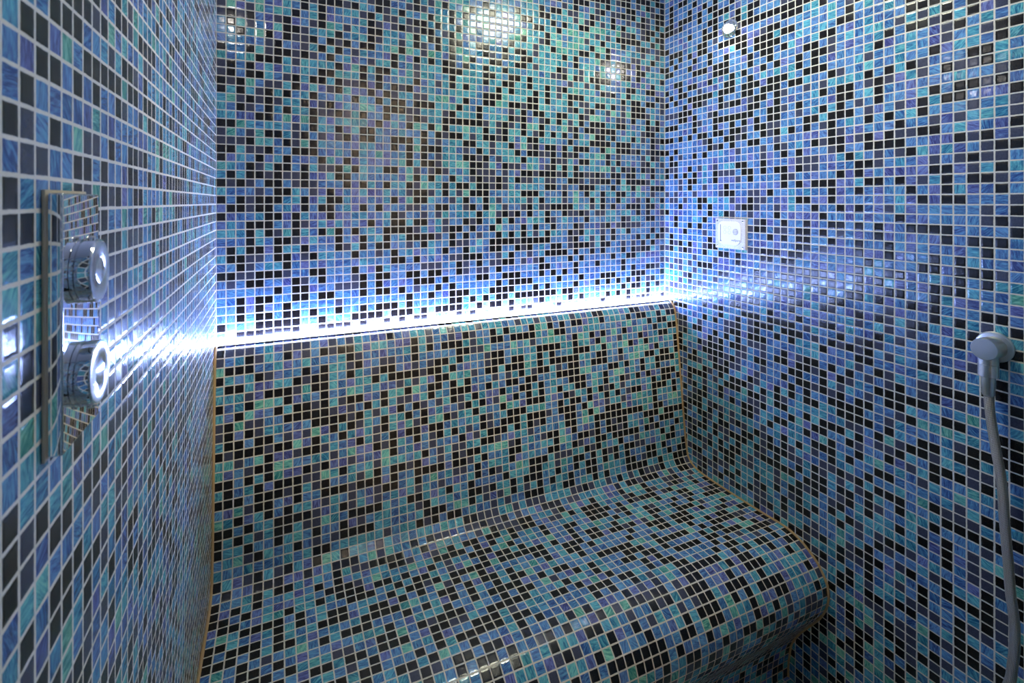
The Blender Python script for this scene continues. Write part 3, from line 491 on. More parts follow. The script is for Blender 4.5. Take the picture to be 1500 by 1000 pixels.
  4: [3, 4, 1, 4, 4, 1, 4, 1, 4, 4, 4, 0, 0, 0, 0, 0, 2, 1, 1, 4, 2, 2, 4, 1, 1, 4, 1, 4, 2, 4, 3, 4, 1, 3, 4, 3, 4, 3, 1, 4, 1, 1, 1, 4],
  5: [2, 4, 4, 3, 1, 4, 4, 4, 2, 4, 3, 0, 0, 0, 0, 0, 4, 4, 4, 1, 3, 1, 4, 1, 1, 4, 4, 1, 3, 4, 1, 4, 4, 1, 4, 3, 4, 4, 4, 3, 5, 1, 4, 4],
  6: [4, 1, 4, 4, 4, 4, 4, 4, 4, 1, 3, 0, 0, 0, 0, 0, 4, 3, 3, 4, 3, 4, 4, 1, 1, 4, 2, 3, 3, 3, 1, 3, 3, 1, 3, 4, 4, 1, 4, 1, 5, 4, 4, 3],
  7: [4, 1, 2, 1, 4, 1, 3, 4, 2, 1, 1, 0, 0, 0, 0, 0, 2, 2, 1, 1, 1, 3, 1, 1, 3, 3, 4, 4, 4, 4, 4, 1, 5, 4, 4, 4, 1, 1, 3, 1, 1, 1, 2, 4],
  8: [2, 1, 5, 2, 1, 2, 3, 4, 1, 5, 4, 1, 1, 4, 1, 4, 3, 4, 1, 1, 4, 1, 1, 4, 4, 3, 3, 4, 3, 3, 2, 5, 4, 2, 1, 3, 4, 5, 4, 1, 4, 1, 5, 5],
  9: [4, 4, 4, 4, 4, 4, 2, 4, 4, 4, 2, 3, 3, 4, 1, 3, 3, 4, 3, 4, 4, 3, 2, 2, 2, 2, 2, 3, 4, 4, 2, 3, 9, 5, 3, 4, 3, 1, 1, 1, 5, 4, 4, 6],
  10: [2, 4, 2, 2, 4, 2, 4, 1, 1, 1, 4, 3, 3, 4, 4, 3, 4, 1, 4, 2, 4, 2, 2, 3, 2, 2, 4, 2, 3, 4, 2, 4, 3, 1, 1, 4, 4, 1, 5, 3, 3, 4, 4, 3],
  11: [5, 2, 4, 2, 4, 4, 2, 4, 2, 4, 4, 1, 2, 4, 3, 3, 4, 2, 2, 4, 5, 4, 4, 3, 0, 4, 1, 4, 4, 1, 1, 5, 1, 3, 4, 1, 3, 1, 4, 4, 4, 1, 1, 4],
  12: [5, 5, 5, 4, 2, 1, 4, 4, 4, 4, 2, 4, 5, 2, 3, 0, 4, 4, 3, 2, 2, 2, 1, 3, 5, 3, 4, 1, 1, 4, 4, 4, 4, 2, 3, 4, 4, 1, 5, 1, 5, 2, 5, 1],
  13: [5, 5, 5, 2, 5, 2, 3, 2, 3, 4, 5, 3, 5, 0, 0, 0, 4, 4, 4, 0, 2, 3, 1, 1, 3, 5, 1, 2, 4, 3, 1, 3, 1, 2, 5, 1, 1, 5, 3, 5, 1, 2, 2, 5],
  14: [3, 2, 2, 3, 3, 4, 2, 4, 2, 0, 0, 0, 0, 4, 3, 2, 1, 1, 4, 3, 4, 3, 1, 4, 5, 3, 3, 4, 4, 5, 2, 4, 5, 2, 4, 2, 4, 4, 4, 1, 4, 2, 2, 1],
  15: [2, 4, 4, 3, 3, 4, 0, 0, 0, 0, 0, 3, 4, 1, 1, 3, 4, 4, 5, 1, 3, 4, 3, 1, 4, 3, 1, 1, 3, 5, 4, 3, 1, 5, 2, 4, 2, 1, 4, 4, 3, 4, 1, 5],
  16: [2, 0, 0, 0, 4, 4, 4, 4, 1, 3, 2, 1, 4, 4, 4, 1, 1, 1, 4, 1, 1, 1, 1, 4, 2, 5, 4, 4, 1, 4, 2, 1, 2, 4, 4, 4, 2, 1, 4, 3, 2, 2, 5, 4],
  17: [9, 9, 1, 1, 1, 3, 4, 4, 4, 5, 4, 1, 5, 4, 1, 4, 2, 1, 1, 1, 5, 1, 1, 1, 4, 2, 4, 1, 2, 1, 2, 1, 4, 2, 5, 4, 1, 1, 4, 1, 4, 2, 1, 5],
  18: [9, 9, 9, 4, 4, 5, 3, 4, 1, 5, 1, 4, 2, 2, 1, 4, 2, 1, 4, 4, 1, 4, 1, 5, 5, 5, 1, 3, 4, 4, 1, 1, 4, 4, 3, 4, 5, 4, 2, 4, 5, 1, 1, 4],
  19: [9, 9, 9, 2, 1, 4, 5, 2, 4, 4, 4, 4, 2, 1, 1, 3, 1, 1, 1, 4, 4, 4, 4, 5, 5, 5, 4, 4, 3, 5, 2, 4, 1, 2, 5, 4, 2, 1, 1, 1, 1, 2, 4, 1],
  20: [9, 9, 9, 2, 2, 5, 1, 1, 3, 4, 1, 4, 1, 4, 1, 4, 2, 2, 2, 4, 4, 1, 3, 2, 1, 1, 4, 1, 4, 1, 4, 2, 4, 2, 1, 4, 2, 1, 3, 2, 4, 2, 4, 2],
  21: [9, 9, 9, 2, 1, 5, 5, 4, 3, 1, 2, 1, 4, 1, 1, 2, 4, 4, 2, 4, 1, 1, 3, 1, 1, 2, 1, 3, 1, 2, 5, 4, 1, 1, 1, 1, 1, 5, 4, 5, 6, 4, 4, 5],
  22: [9, 9, 9, 1, 5, 5, 5, 1, 2, 1, 1, 1, 4, 5, 2, 2, 5, 1, 1, 4, 4, 4, 1, 1, 4, 4, 1, 5, 2, 5, 4, 2, 4, 1, 1, 5, 4, 4, 1, 1, 4, 4, 1, 1],
  23: [9, 9, 9, 1, 5, 4, 4, 3, 1, 1, 1, 1, 2, 1, 2, 4, 4, 4, 2, 4, 4, 1, 4, 1, 1, 2, 1, 2, 1, 4, 1, 1, 4, 4, 2, 1, 6, 5, 6, 5, 5, 4, 1, 1],
  24: [9, 9, 9, 1, 1, 4, 1, 5, 5, 2, 1, 2, 1, 2, 2, 5, 3, 2, 4, 4, 4, 3, 1, 4, 1, 4, 4, 1, 1, 1, 1, 4, 4, 2, 5, 4, 4, 4, 5, 2, 1, 1, 1, 1],
  25: [9, 9, 9, 4, 4, 1, 1, 2, 5, 5, 1, 1, 1, 4, 5, 4, 1, 2, 5, 3, 1, 5, 1, 5, 1, 1, 5, 5, 1, 1, 1, 1, 4, 1, 5, 4, 1, 1, 5, 1, 1, 5, 5, 1],
  26: [9, 9, 9, 2, 2, 5, 5, 6, 1, 2, 4, 1, 5, 1, 1, 1, 2, 5, 1, 5, 1, 2, 4, 5, 5, 5, 5, 4, 5, 2, 2, 4, 1, 6, 2, 1, 1, 2, 5, 5, 2, 2, 1, 4],
  27: [9, 9, 9, 9, 4, 1, 1, 1, 1, 4, 2, 5, 1, 1, 1, 6, 1, 1, 9, 6, 1, 1, 5, 4, 1, 5, 1, 1, 1, 5, 1, 3, 2, 2, 1, 5, 4, 1, 1, 1, 2, 1, 5, 5],
  28: [9, 9, 9, 9, 3, 1, 5, 5, 2, 5, 5, 1, 3, 4, 5, 5, 2, 2, 1, 4, 5, 4, 1, 6, 3, 1, 1, 4, 4, 1, 2, 4, 4, 1, 3, 2, 5, 1, 4, 4, 6, 5, 2, 2],
  29: [9, 9, 9, 9, 4, 2, 1, 5, 1, 4, 4, 1, 4, 1, 4, 1, 1, 2, 5, 5, 1, 1, 5, 5, 1, 3, 6, 1, 4, 4, 1, 5, 6, 4, 5, 4, 2, 5, 4, 6, 4, 4, 4, 1],
  30: [9, 9, 9, 9, 1, 4, 2, 1, 1, 5, 5, 5, 5, 5, 5, 1, 1, 4, 5, 1, 5, 3, 5, 5, 4, 1, 1, 1, 5, 1, 4, 4, 1, 1, 4, 4, 4, 4, 5, 2, 5, 1, 1, 5],
  31: [9, 9, 9, 9, 4, 2, 1, 1, 5, 2, 1, 2, 5, 2, 5, 5, 5, 4, 2, 4, 5, 1, 5, 1, 5, 2, 4, 1, 5, 5, 4, 1, 4, 4, 5, 4, 6, 1, 2, 2, 2, 5, 4, 1],
  32: [9, 9, 9, 9, 2, 1, 1, 1, 5, 1, 4, 1, 5, 2, 1, 2, 5, 1, 2, 1, 4, 1, 2, 5, 3, 4, 2, 2, 1, 2, 1, 5, 1, 1, 1, 4, 4, 5, 1, 1, 1, 1, 1, 4],
  33: [9, 9, 9, 9, 1, 2, 5, 1, 1, 2, 5, 1, 1, 4, 4, 1, 1, 5, 2, 1, 1, 1, 2, 2, 5, 1, 2, 5, 2, 5, 2, 1, 5, 4, 1, 6, 5, 1, 4, 4, 4, 2, 4, 2],
  34: [9, 9, 9, 9, 1, 4, 4, 5, 1, 4, 1, 2, 2, 1, 1, 1, 5, 1, 2, 4, 1, 5, 4, 1, 5, 1, 1, 5, 1, 1, 4, 1, 2, 4, 4, 5, 2, 4, 1, 4, 2, 5, 6],
  35: [9, 9, 9, 9, 9, 1, 2, 1, 1, 5, 1, 5, 2, 5, 1, 5, 5, 2, 1, 1, 1, 1, 1, 4, 1, 1, 1, 4, 2, 1, 5, 1, 5, 5, 1, 5, 1, 3, 1, 3, 2, 2, 1],
  36: [9, 9, 9, 9, 9, 2, 1, 5, 5, 2, 5, 1, 5, 1, 1, 5, 2, 5, 5, 5, 2, 6, 5, 1, 2, 1, 4, 2, 1, 4, 5, 5, 5, 5, 5, 5, 4, 4, 1, 4, 2, 2, 2],
  37: [9, 9, 9, 9, 9, 1, 1, 1, 2, 1, 5, 1, 1, 1, 5, 2, 2, 5, 5, 5, 2, 4, 1, 1, 5, 5, 4, 1, 5, 1, 2, 5, 2, 1, 1, 2, 3, 5, 4, 4, 3, 1, 4],
  38: [9, 9, 9, 9, 9, 5, 5, 5, 2, 5, 2, 5, 1, 1, 5, 5, 5, 1, 5, 5, 1, 4, 2, 1, 5, 1, 4, 5, 1, 5, 2, 4, 1, 2, 4, 4, 5, 2, 1, 5, 5, 1, 2],
  39: [9, 9, 9, 9, 9, 2, 1, 1, 4, 5, 1, 2, 2, 5, 1, 5, 5, 2, 1, 5, 4, 1, 5, 1, 1, 5, 4, 4, 6, 4, 5, 1, 4, 4, 2, 1, 4, 4, 1, 1, 1, 1, 2],
  40: [9, 9, 9, 9, 9, 9, 2, 2, 1, 2, 2, 4, 1, 1, 5, 5, 1, 2, 2, 5, 5, 1, 4, 5, 4, 2, 4, 4, 6, 2, 1, 1, 1, 3, 6, 4, 1, 4, 4, 4, 5, 1, 2],
  41: [9, 9, 9, 9, 9, 9, 5, 2, 1, 4, 2, 1, 4, 2, 1, 2, 4, 2, 2, 1, 5, 2, 5, 5, 1, 2, 1, 5, 1, 2, 2, 1, 4, 4, 2, 4, 1, 4, 4, 1, 2, 2, 5],
  42: [9, 9, 9, 9, 9, 9, 9, 9, 9, 9, 9, 9, 9, 9, 9, 9, 9, 9, 9, 9, 9, 9, 1, 1, 2, 5, 5, 5, 1, 4, 4, 1, 4, 5, 5, 2, 2, 2, 4, 1, 5, 4, 5],
  43: [9, 9, 9, 9, 9, 9, 9, 9, 9, 9, 9, 9, 9, 9, 9, 9, 9, 9, 9, 9, 9, 9, 9, 9, 9, 2, 1, 4, 5, 1, 5, 2, 5, 5, 1, 1, 4, 4, 5, 1, 1, 4, 1],
  44: [9, 9, 9, 9, 9, 9, 9, 9, 9, 9, 9, 9, 9, 9, 9, 9, 9, 9, 9, 9, 9, 9, 9, 9, 9, 9, 2, 5, 1, 1, 5, 1, 9, 2, 4, 4, 6, 1, 2, 1, 1, 2],
  45: [9, 9, 9, 9, 9, 9, 9, 9, 9, 9, 9, 9, 9, 9, 9, 9, 9, 9, 9, 9, 9, 9, 9, 9, 9, 9, 9, 5, 1, 4, 3, 2, 2, 5, 2, 2, 5, 4, 4, 2, 5],
  46: [9, 9, 9, 9, 9, 9, 9, 9, 9, 9, 9, 9, 9, 9, 9, 9, 9, 9, 9, 9, 9, 9, 9, 9, 9, 9, 9, 1, 4, 5, 6, 5, 2, 1, 2, 2, 5, 1, 2, 4],
  47: [9, 9, 9, 9, 9, 9, 9, 9, 9, 9, 9, 9, 9, 9, 9, 9, 9, 9, 9, 9, 9, 9, 9, 9, 9, 9, 9, 9, 9, 9, 9, 9, 9, 1, 1, 2, 1, 2, 5],
  48: [9, 9, 9, 9, 9, 9, 9, 9, 9, 9, 9, 9, 9, 9, 9, 9, 9, 9, 9, 9, 9, 9, 9, 9, 9, 9, 9, 9, 9, 9, 9, 9, 9, 5, 1, 2, 5, 1],
  49: [9, 9, 9, 9, 9, 9, 9, 9, 9, 9, 9, 9, 9, 9, 9, 9, 9, 9, 9, 9, 9, 9, 9, 9, 9, 9, 9, 9, 9, 9, 9, 9, 9, 1, 4, 1],
  50: [9, 9, 9, 9, 9, 9, 9, 9, 9, 9, 9, 9, 9, 9, 9, 9, 9, 9, 9, 9, 9, 9, 9, 9, 9, 9, 9, 9, 9, 9, 9, 9, 9, 4, 1],
 },
 'wall_left': {
  -6: [9, 9, 9, 9, 9, 9, 9, 9, 9, 9, 9, 9, 9, 9, 9, 9, 9, 9, 9, 9, 9, 9, 9, 9, 9, 9, 9, 9, 9, 9, 9, 9, 9, 9, 9, 9, 9, 9, 9, 9, 9, 4, 4, 1, 1, 1, 4],
  -5: [9, 9, 9, 9, 9, 9, 9, 9, 9, 9, 9, 9, 9, 9, 9, 9, 9, 9, 9, 9, 9, 9, 9, 9, 9, 9, 9, 9, 9, 9, 9, 9, 9, 9, 9, 9, 9, 9, 9, 9, 9, 1, 1, 4, 6, 3, 1, 1, 5],
  -4: [9, 9, 9, 9, 9, 9, 9, 9, 9, 9, 9, 9, 9, 9, 9, 9, 9, 9, 9, 9, 9, 9, 9, 9, 9, 9, 9, 9, 9, 9, 9, 9, 9, 9, 9, 4, 4, 2, 1, 4, 4, 1, 4, 1, 4, 1, 1, 3, 4],
  -3: [9, 9, 9, 9, 9, 9, 9, 9, 9, 9, 9, 9, 9, 9, 9, 9, 9, 9, 9, 9, 9, 9, 9, 9, 9, 9, 9, 9, 9, 9, 9, 9, 9, 9, 9, 4, 4, 4, 4, 3, 4, 6, 3, 4, 4, 4, 4, 1, 4],
  -2: [9, 9, 9, 9, 9, 9, 9, 9, 9, 9, 9, 9, 9, 9, 9, 9, 9, 9, 9, 9, 9, 9, 9, 9, 9, 9, 9, 9, 9, 9, 9, 9, 9, 1, 2, 1, 1, 4, 4, 1, 4, 2, 2, 6, 4, 1, 4, 2, 1],
  -1: [9, 9, 9, 9, 9, 9, 9, 9, 9, 9, 9, 9, 9, 9, 9, 9, 9, 9, 9, 9, 9, 9, 9, 9, 9, 9, 9, 9, 9, 9, 9, 9, 9, 4, 4, 1, 1, 3, 4, 4, 1, 4, 1, 1, 4, 4, 2, 2, 4],
  0: [9, 9, 9, 9, 9, 9, 9, 9, 9, 9, 9, 9, 9, 9, 9, 9, 9, 9, 9, 9, 9, 9, 9, 9, 9, 9, 9, 9, 9, 9, 9, 9, 9, 9, 9, 1, 4, 3, 1, 2, 1, 6, 2],
 },
 'tiled_bench': {
  0: [2, 3, 3, 3, 4, 2, 3, 3, 3, 3, 3, 3, 3, 3, 2, 2, 3, 3, 3, 3, 3, 3, 3, 3, 3, 3, 9, 9, 9, 9, 9, 9, 9, 9, 9, 9, 9, 9, 9, 9, 9, 9, 9, 3, 3, 3, 3, 3, 3, 3, 3, 3, 3, 3, 3, 3, 3, 3, 3, 3, 3, 3, 3, 3, 3, 3],
  1: [1, 2, 2, 2, 4, 5, 3, 2, 2, 2, 4, 3, 2, 4, 2, 5, 4, 3, 3, 1, 4, 3, 5, 5, 2, 0, 0, 2, 0, 5, 5, 2, 5, 5, 5, 4, 4, 2, 5, 5, 2, 5, 2, 4, 5, 5, 2, 5, 3, 5, 1, 1, 5, 5, 5, 3, 5, 1, 1, 3, 3, 2, 5, 1, 2, 2],
  2: [2, 4, 5, 1, 2, 5, 4, 1, 3, 2, 4, 1, 2, 1, 1, 5, 3, 5, 5, 4, 3, 3, 1, 5, 2, 4, 4, 2, 3, 1, 2, 4, 4, 1, 5, 1, 5, 5, 4, 1, 6, 5, 1, 4, 1, 4, 1, 1, 3, 5, 5, 1, 4, 5, 5, 4, 1, 4, 1, 1, 5, 5, 1, 5, 1, 1],
  3: [6, 1, 1, 1, 4, 4, 5, 3, 4, 5, 4, 4, 4, 5, 1, 2, 4, 4, 3, 4, 4, 5, 1, 5, 1, 4, 1, 1, 1, 5, 2, 5, 4, 1, 1, 4, 1, 1, 1, 1, 5, 4, 6, 1, 1, 4, 4, 3, 5, 5, 5, 4, 4, 4, 3, 5, 6, 4, 4, 5, 1, 5, 1, 1, 5, 5],
  4: [1, 5, 4, 5, 1, 2, 3, 4, 4, 1, 4, 1, 5, 5, 2, 1, 3, 4, 2, 2, 4, 4, 1, 4, 4, 4, 4, 4, 1, 1, 2, 2, 6, 4, 4, 4, 6, 4, 5, 2, 4, 5, 6, 5, 5, 3, 1, 6, 5, 1, 3, 1, 4, 6, 4, 1, 3, 5, 5, 3, 4, 1, 5, 5, 1, 1],
  5: [5, 1, 1, 5, 3, 3, 5, 5, 1, 2, 1, 1, 5, 4, 1, 5, 4, 2, 1, 1, 4, 3, 2, 4, 2, 1, 1, 5, 1, 5, 4, 4, 2, 1, 1, 4, 5, 5, 4, 5, 1, 1, 1, 1, 5, 5, 1, 5, 5, 3, 1, 6, 3, 4, 2, 5, 4, 4, 1, 3, 4, 5, 1, 1, 5, 5],
  6: [5, 5, 5, 2, 3, 1, 1, 1, 2, 6, 1, 1, 5, 4, 3, 5, 5, 1, 5, 1, 1, 1, 1, 2, 1, 1, 5, 1, 4, 3, 4, 4, 2, 1, 1, 4, 1, 1, 5, 5, 1, 5, 1, 4, 4, 5, 1, 1, 1, 5, 5, 1, 6, 4, 5, 6, 1, 3, 6, 1, 5, 5, 3, 5, 5, 1],
  7: [1, 4, 5, 1, 6, 6, 5, 1, 3, 5, 4, 1, 4, 4, 6, 5, 4, 5, 3, 3, 2, 5, 2, 5, 3, 1, 1, 6, 5, 6, 2, 4, 1, 1, 5, 1, 1, 1, 6, 5, 1, 5, 1, 1, 1, 1, 1, 5, 5, 4, 1, 1, 4, 4, 1, 5, 4, 6, 6, 6, 3, 1, 5, 4, 4, 1],
  8: [5, 3, 1, 6, 3, 4, 1, 5, 1, 1, 2, 1, 5, 2, 1, 1, 3, 4, 1, 5, 6, 1, 6, 4, 1, 1, 4, 1, 5, 1, 4, 4, 4, 2, 4, 2, 5, 1, 5, 2, 1, 1, 5, 2, 4, 1, 1, 4, 5, 1, 1, 1, 4, 4, 2, 4, 6, 6, 5, 1, 1, 5, 1, 1, 5, 1],
  9: [2, 1, 6, 2, 2, 4, 4, 1, 1, 1, 1, 1, 2, 3, 2, 4, 1, 5, 1, 5, 2, 2, 3, 5, 1, 5, 4, 1, 1, 1, 3, 4, 1, 5, 4, 1, 1, 4, 1, 1, 4, 9, 9, 1, 1, 1, 1, 6, 6, 4, 4, 4, 1, 1, 5, 1, 5, 4, 1, 5, 5, 1, 1, 1, 1, 6],
  10: [2, 1, 3, 1, 2, 5, 5, 4, 3, 4, 1, 1, 1, 1, 2, 1, 5, 2, 5, 3, 1, 4, 1, 2, 4, 2, 5, 1, 2, 5, 1, 5, 3, 3, 1, 5, 4, 1, 1, 5, 1, 4, 5, 4, 4, 1, 1, 1, 4, 5, 5, 1, 4, 6, 6, 4, 5, 4, 1, 5, 5, 1, 4, 4, 5, 5],
  11: [5, 1, 1, 4, 1, 1, 4, 2, 3, 2, 6, 3, 1, 5, 1, 2, 5, 4, 1, 5, 5, 1, 4, 1, 3, 5, 3, 4, 2, 1, 5, 1, 3, 2, 6, 3, 1, 4, 1, 5, 1, 4, 5, 1, 5, 5, 1, 1, 4, 6, 5, 1, 5, 5, 1, 2, 5, 1, 3, 1, 3, 4, 1, 1, 1, 5],
  12: [1, 2, 1, 1, 1, 2, 1, 1, 6, 3, 1, 5, 4, 1, 5, 3, 5, 2, 1, 5, 3, 6, 2, 1, 5, 6, 1, 2, 5, 5, 1, 5, 4, 4, 1, 6, 5, 3, 1, 1, 1, 5, 3, 4, 1, 2, 5, 5, 1, 5, 1, 2, 1, 5, 2, 4, 5, 5, 4, 5, 1, 5, 1, 1, 4, 1],
  13: [5, 6, 2, 4, 6, 1, 3, 3, 2, 1, 1, 2, 5, 4, 3, 1, 5, 2, 4, 1, 3, 1, 1, 3, 1, 1, 4, 5, 4, 5, 5, 1, 2, 4, 5, 1, 1, 1, 5, 5, 6, 4, 4, 1, 5, 1, 1, 4, 1, 3, 5, 1, 5, 1, 4, 2, 1, 1, 3, 5, 1, 1, 1, 5, 1, 5],
  14: [6, 3, 4, 2, 1, 1, 6, 6, 4, 4, 5, 5, 2, 4, 6, 3, 3, 1, 2, 1, 5, 4, 1, 4, 2, 1, 5, 1, 5, 2, 4, 1, 2, 4, 1, 1, 1, 5, 1, 1, 1, 2, 4, 1, 1, 1, 4, 1, 6, 3, 3, 2, 5, 5, 2, 3, 5, 6, 5, 5, 1, 5, 5, 5, 1, 5],
  15: [1, 1, 4, 1, 5, 1, 6, 3, 3, 1, 2, 1, 3, 3, 2, 3, 4, 3, 6, 1, 4, 5, 3, 4, 2, 4, 4, 4, 1, 3, 2, 5, 1, 1, 1, 5, 1, 5, 1, 2, 1, 4, 4, 4, 1, 1, 4, 6, 1, 6, 4, 1, 1, 1, 5, 3, 5, 5, 5, 6, 1, 4, 4, 6, 6, 5],
  16: [5, 1, 4, 5, 1, 3, 1, 1, 1, 2, 2, 6, 5, 1, 5, 4, 5, 2, 6, 5, 5, 4, 5, 1, 4, 2, 5, 2, 2, 5, 5, 1, 1, 2, 4, 3, 5, 5, 2, 4, 5, 4, 4, 5, 1, 1, 4, 6, 5, 1, 1, 1, 1, 1, 1, 1, 1, 1, 6, 4, 1, 1, 4, 5, 5, 5],
  17: [1, 1, 1, 4, 1, 1, 1, 2, 1, 5, 2, 1, 4, 4, 5, 2, 6, 1, 4, 1, 1, 2, 1, 3, 4, 2, 4, 1, 2, 1, 1, 5, 5, 6, 6, 2, 1, 4, 5, 4, 2, 1, 1, 5, 3, 1, 4, 3, 4, 1, 4, 1, 2, 1, 1, 5, 4, 4, 1, 1, 1, 6, 1, 1, 1, 1],
  18: [4, 3, 6, 2, 1, 1, 4, 3, 1, 4, 4, 1, 1, 1, 2, 1, 1, 1, 3, 1, 4, 4, 1, 1, 1, 1, 3, 1, 1, 2, 5, 1, 4, 4, 5, 1, 1, 5, 4, 4, 5, 5, 1, 6, 5, 4, 1, 1, 2, 1, 4, 1, 1, 2, 1, 5, 5, 4, 6, 1, 4, 1, 1, 1, 5, 5],
  19: [6, 5, 1, 3, 5, 1, 4, 1, 5, 5, 3, 2, 5, 4, 2, 4, 3, 2, 1, 1, 4, 5, 1, 4, 6, 4, 5, 2, 2, 4, 1, 4, 5, 5, 5, 1, 3, 4, 5, 4, 4, 1, 1, 4, 5, 1, 2, 3, 5, 1, 1, 5, 1, 1, 1, 1, 1, 4, 1, 2, 1, 4, 5, 4, 1, 5],
  20: [1, 1, 4, 1, 5, 5, 1, 1, 1, 1, 2, 3, 5, 1, 2, 5, 3, 2, 4, 5, 3, 5, 2, 5, 4, 2, 4, 3, 4, 5, 1, 4, 1, 2, 5, 4, 6, 5, 1, 1, 1, 5, 2, 2, 2, 5, 5, 1, 2, 1, 5, 4, 5, 1, 4, 4, 2, 6, 5, 4, 5, 1, 5, 1, 5, 5],
  21: [1, 5, 1, 5, 2, 5, 1, 1, 5, 2, 2, 6, 5, 4, 1, 1, 1, 1, 5, 4, 5, 1, 1, 5, 3, 5, 1, 5, 4, 1, 4, 4, 4, 4, 1, 5, 5, 5, 1, 1, 5, 5, 2, 6, 5, 1, 1, 4, 1, 5, 1, 2, 1, 5, 1, 1, 2, 2, 4, 3, 4, 6, 1, 1, 4, 4],
  22: [1, 5, 5, 1, 4, 4, 1, 5, 6, 4, 1, 4, 4, 1, 3, 2, 4, 5, 5, 4, 5, 5, 2, 1, 5, 4, 5, 4, 5, 1, 1, 2, 1, 5, 5, 1, 5, 1, 1, 1, 4, 5, 1, 5, 4, 1, 5, 1, 1, 5, 1, 5, 1, 5, 1, 4, 4, 4, 1, 1, 5, 1, 4, 5, 5, 1],
  23: [4, 5, 6, 2, 1, 5, 4, 5, 1, 4, 2, 4, 2, 1, 1, 1, 1, 5, 5, 4, 4, 4, 5, 1, 1, 1, 4, 6, 6, 1, 5, 2, 3, 2, 6, 1, 5, 2, 5, 1, 4, 1, 5, 5, 1, 4, 4, 1, 1, 4, 6, 5, 5, 5, 1, 1, 4, 2, 1, 1, 5, 5, 1, 4, 1, 1],
  24: [5, 4, 4, 5, 4, 4, 4, 5, 4, 5, 1, 1, 4, 5, 5, 5, 5, 5, 2, 4, 5, 5, 1, 2, 1, 4, 1, 1, 4, 5, 4, 4, 2, 5, 2, 4, 4, 1, 1, 1, 5, 5, 5, 1, 1, 4, 5, 5, 1, 5, 1, 5, 5, 4, 1, 1, 1, 1, 5, 5, 1, 5, 6, 1, 1, 1],
  25: [1, 5, 3, 2, 1, 5, 2, 1, 5, 3, 1, 9, 9, 9, 9, 5, 4, 2, 5, 4, 5, 4, 5, 5, 4, 6, 5, 5, 1, 1, 2, 2, 2, 5, 6, 2, 5, 2, 2, 2, 5, 5, 5, 5, 2, 2, 1, 2, 5, 5, 2, 4, 1, 5, 2, 5, 1, 2, 2, 2, 1, 5, 5, 1, 1, 2],
  26: [4, 1, 4, 3, 1, 1, 1, 3, 3, 1, 3, 9, 9, 9, 9, 9, 9, 9, 9, 9, 9, 1, 4, 1, 2, 2, 3, 4, 2, 2, 1, 2, 2, 1, 4, 2, 4, 5, 3, 1, 1, 1, 9, 2, 2, 5, 5, 5, 5, 3, 3, 1, 5, 1, 1, 2, 1],
  27: [1, 4, 4, 5, 1, 5, 1, 1, 5, 3, 5, 9, 9, 9, 9, 9, 9, 9, 9, 9, 9, 5, 1, 3, 6, 5, 5, 4, 4, 2, 6, 1, 2, 2, 2, 1, 1, 4, 5, 5, 2, 9, 9, 6, 3, 5, 1, 5, 5, 3, 4, 1, 5, 5, 6, 1, 4, 5, 5, 2, 2, 1, 4, 5, 2, 5],
  28: [1, 3, 1, 5, 1, 4, 4, 5, 3, 4, 1, 9, 9, 9, 9, 9, 9, 9, 9, 9, 9, 4, 3, 2, 6, 1, 5, 1, 1, 4, 1, 1, 5, 1, 2, 1, 1, 4, 3, 2, 2, 6, 1, 5, 1, 1, 1, 5, 4, 5, 5, 2, 1, 5, 5, 1, 2, 5, 4, 2, 1, 2, 5, 2, 5, 5],
  29: [1, 1, 4, 1, 3, 5, 3, 3, 5, 5, 4, 1, 1, 1, 9, 9, 9, 9, 9, 9, 9, 5, 5, 1, 1, 1, 1, 4, 1, 3, 1, 5, 6, 1, 4, 5, 4, 9, 9, 4, 5, 5, 4, 5, 1, 1, 1, 1, 4, 1, 4, 1],
  30: [3, 1, 1, 4, 3, 5, 6, 1, 5, 5, 1, 5, 1, 1, 1, 3, 1, 9, 9, 9, 4, 3, 1, 5, 2, 5, 4, 1, 1, 1, 5, 6, 1, 4, 4, 9, 9, 9, 9, 4, 1, 1, 4, 3, 1, 1, 1, 4],
  31: [4, 6, 5, 1, 1, 1, 1, 4, 1, 4, 5, 4, 4, 1, 1, 1, 4, 5, 1, 9, 1, 1, 5, 4, 2, 3, 6, 4, 1, 3, 1, 1, 5, 1, 5, 3, 4, 9, 4, 4, 1, 4, 5],
  32: [1, 1, 5, 4, 3, 5, 1, 5, 1, 4, 5, 1, 1, 4, 5, 5, 4, 1, 5, 1, 1, 2, 1, 5, 1, 1, 1, 1, 1, 6, 1, 1, 1, 1, 1, 1, 5, 1, 4, 3, 1, 4, 1, 1, 5, 9, 9, 9, 9, 9, 9, 5, 1, 1, 5, 5, 1, 4],
  33: [1, 4, 1, 1, 1, 4, 1, 5, 4, 5, 1, 1, 1, 3, 5, 1, 1, 3, 1, 4, 1, 4, 6, 2, 1, 4, 6, 1, 3, 4, 4, 4, 4, 4, 1, 1, 4, 5, 1, 1, 1, 4, 1, 1, 3, 1, 1],
  34: [1, 1, 1, 4, 1, 5, 1, 1, 5, 3, 4, 5, 4, 5, 1, 1, 1, 1, 6, 6, 5, 4, 1, 1, 4, 1, 3, 1, 1, 5, 1, 5, 4, 6, 4, 1, 3, 5, 1, 1, 4, 1, 5, 4, 4, 4, 4, 1, 4, 4, 1, 1, 1, 4, 1, 1, 1, 5, 3, 1, 3, 5, 5, 1, 5, 5],
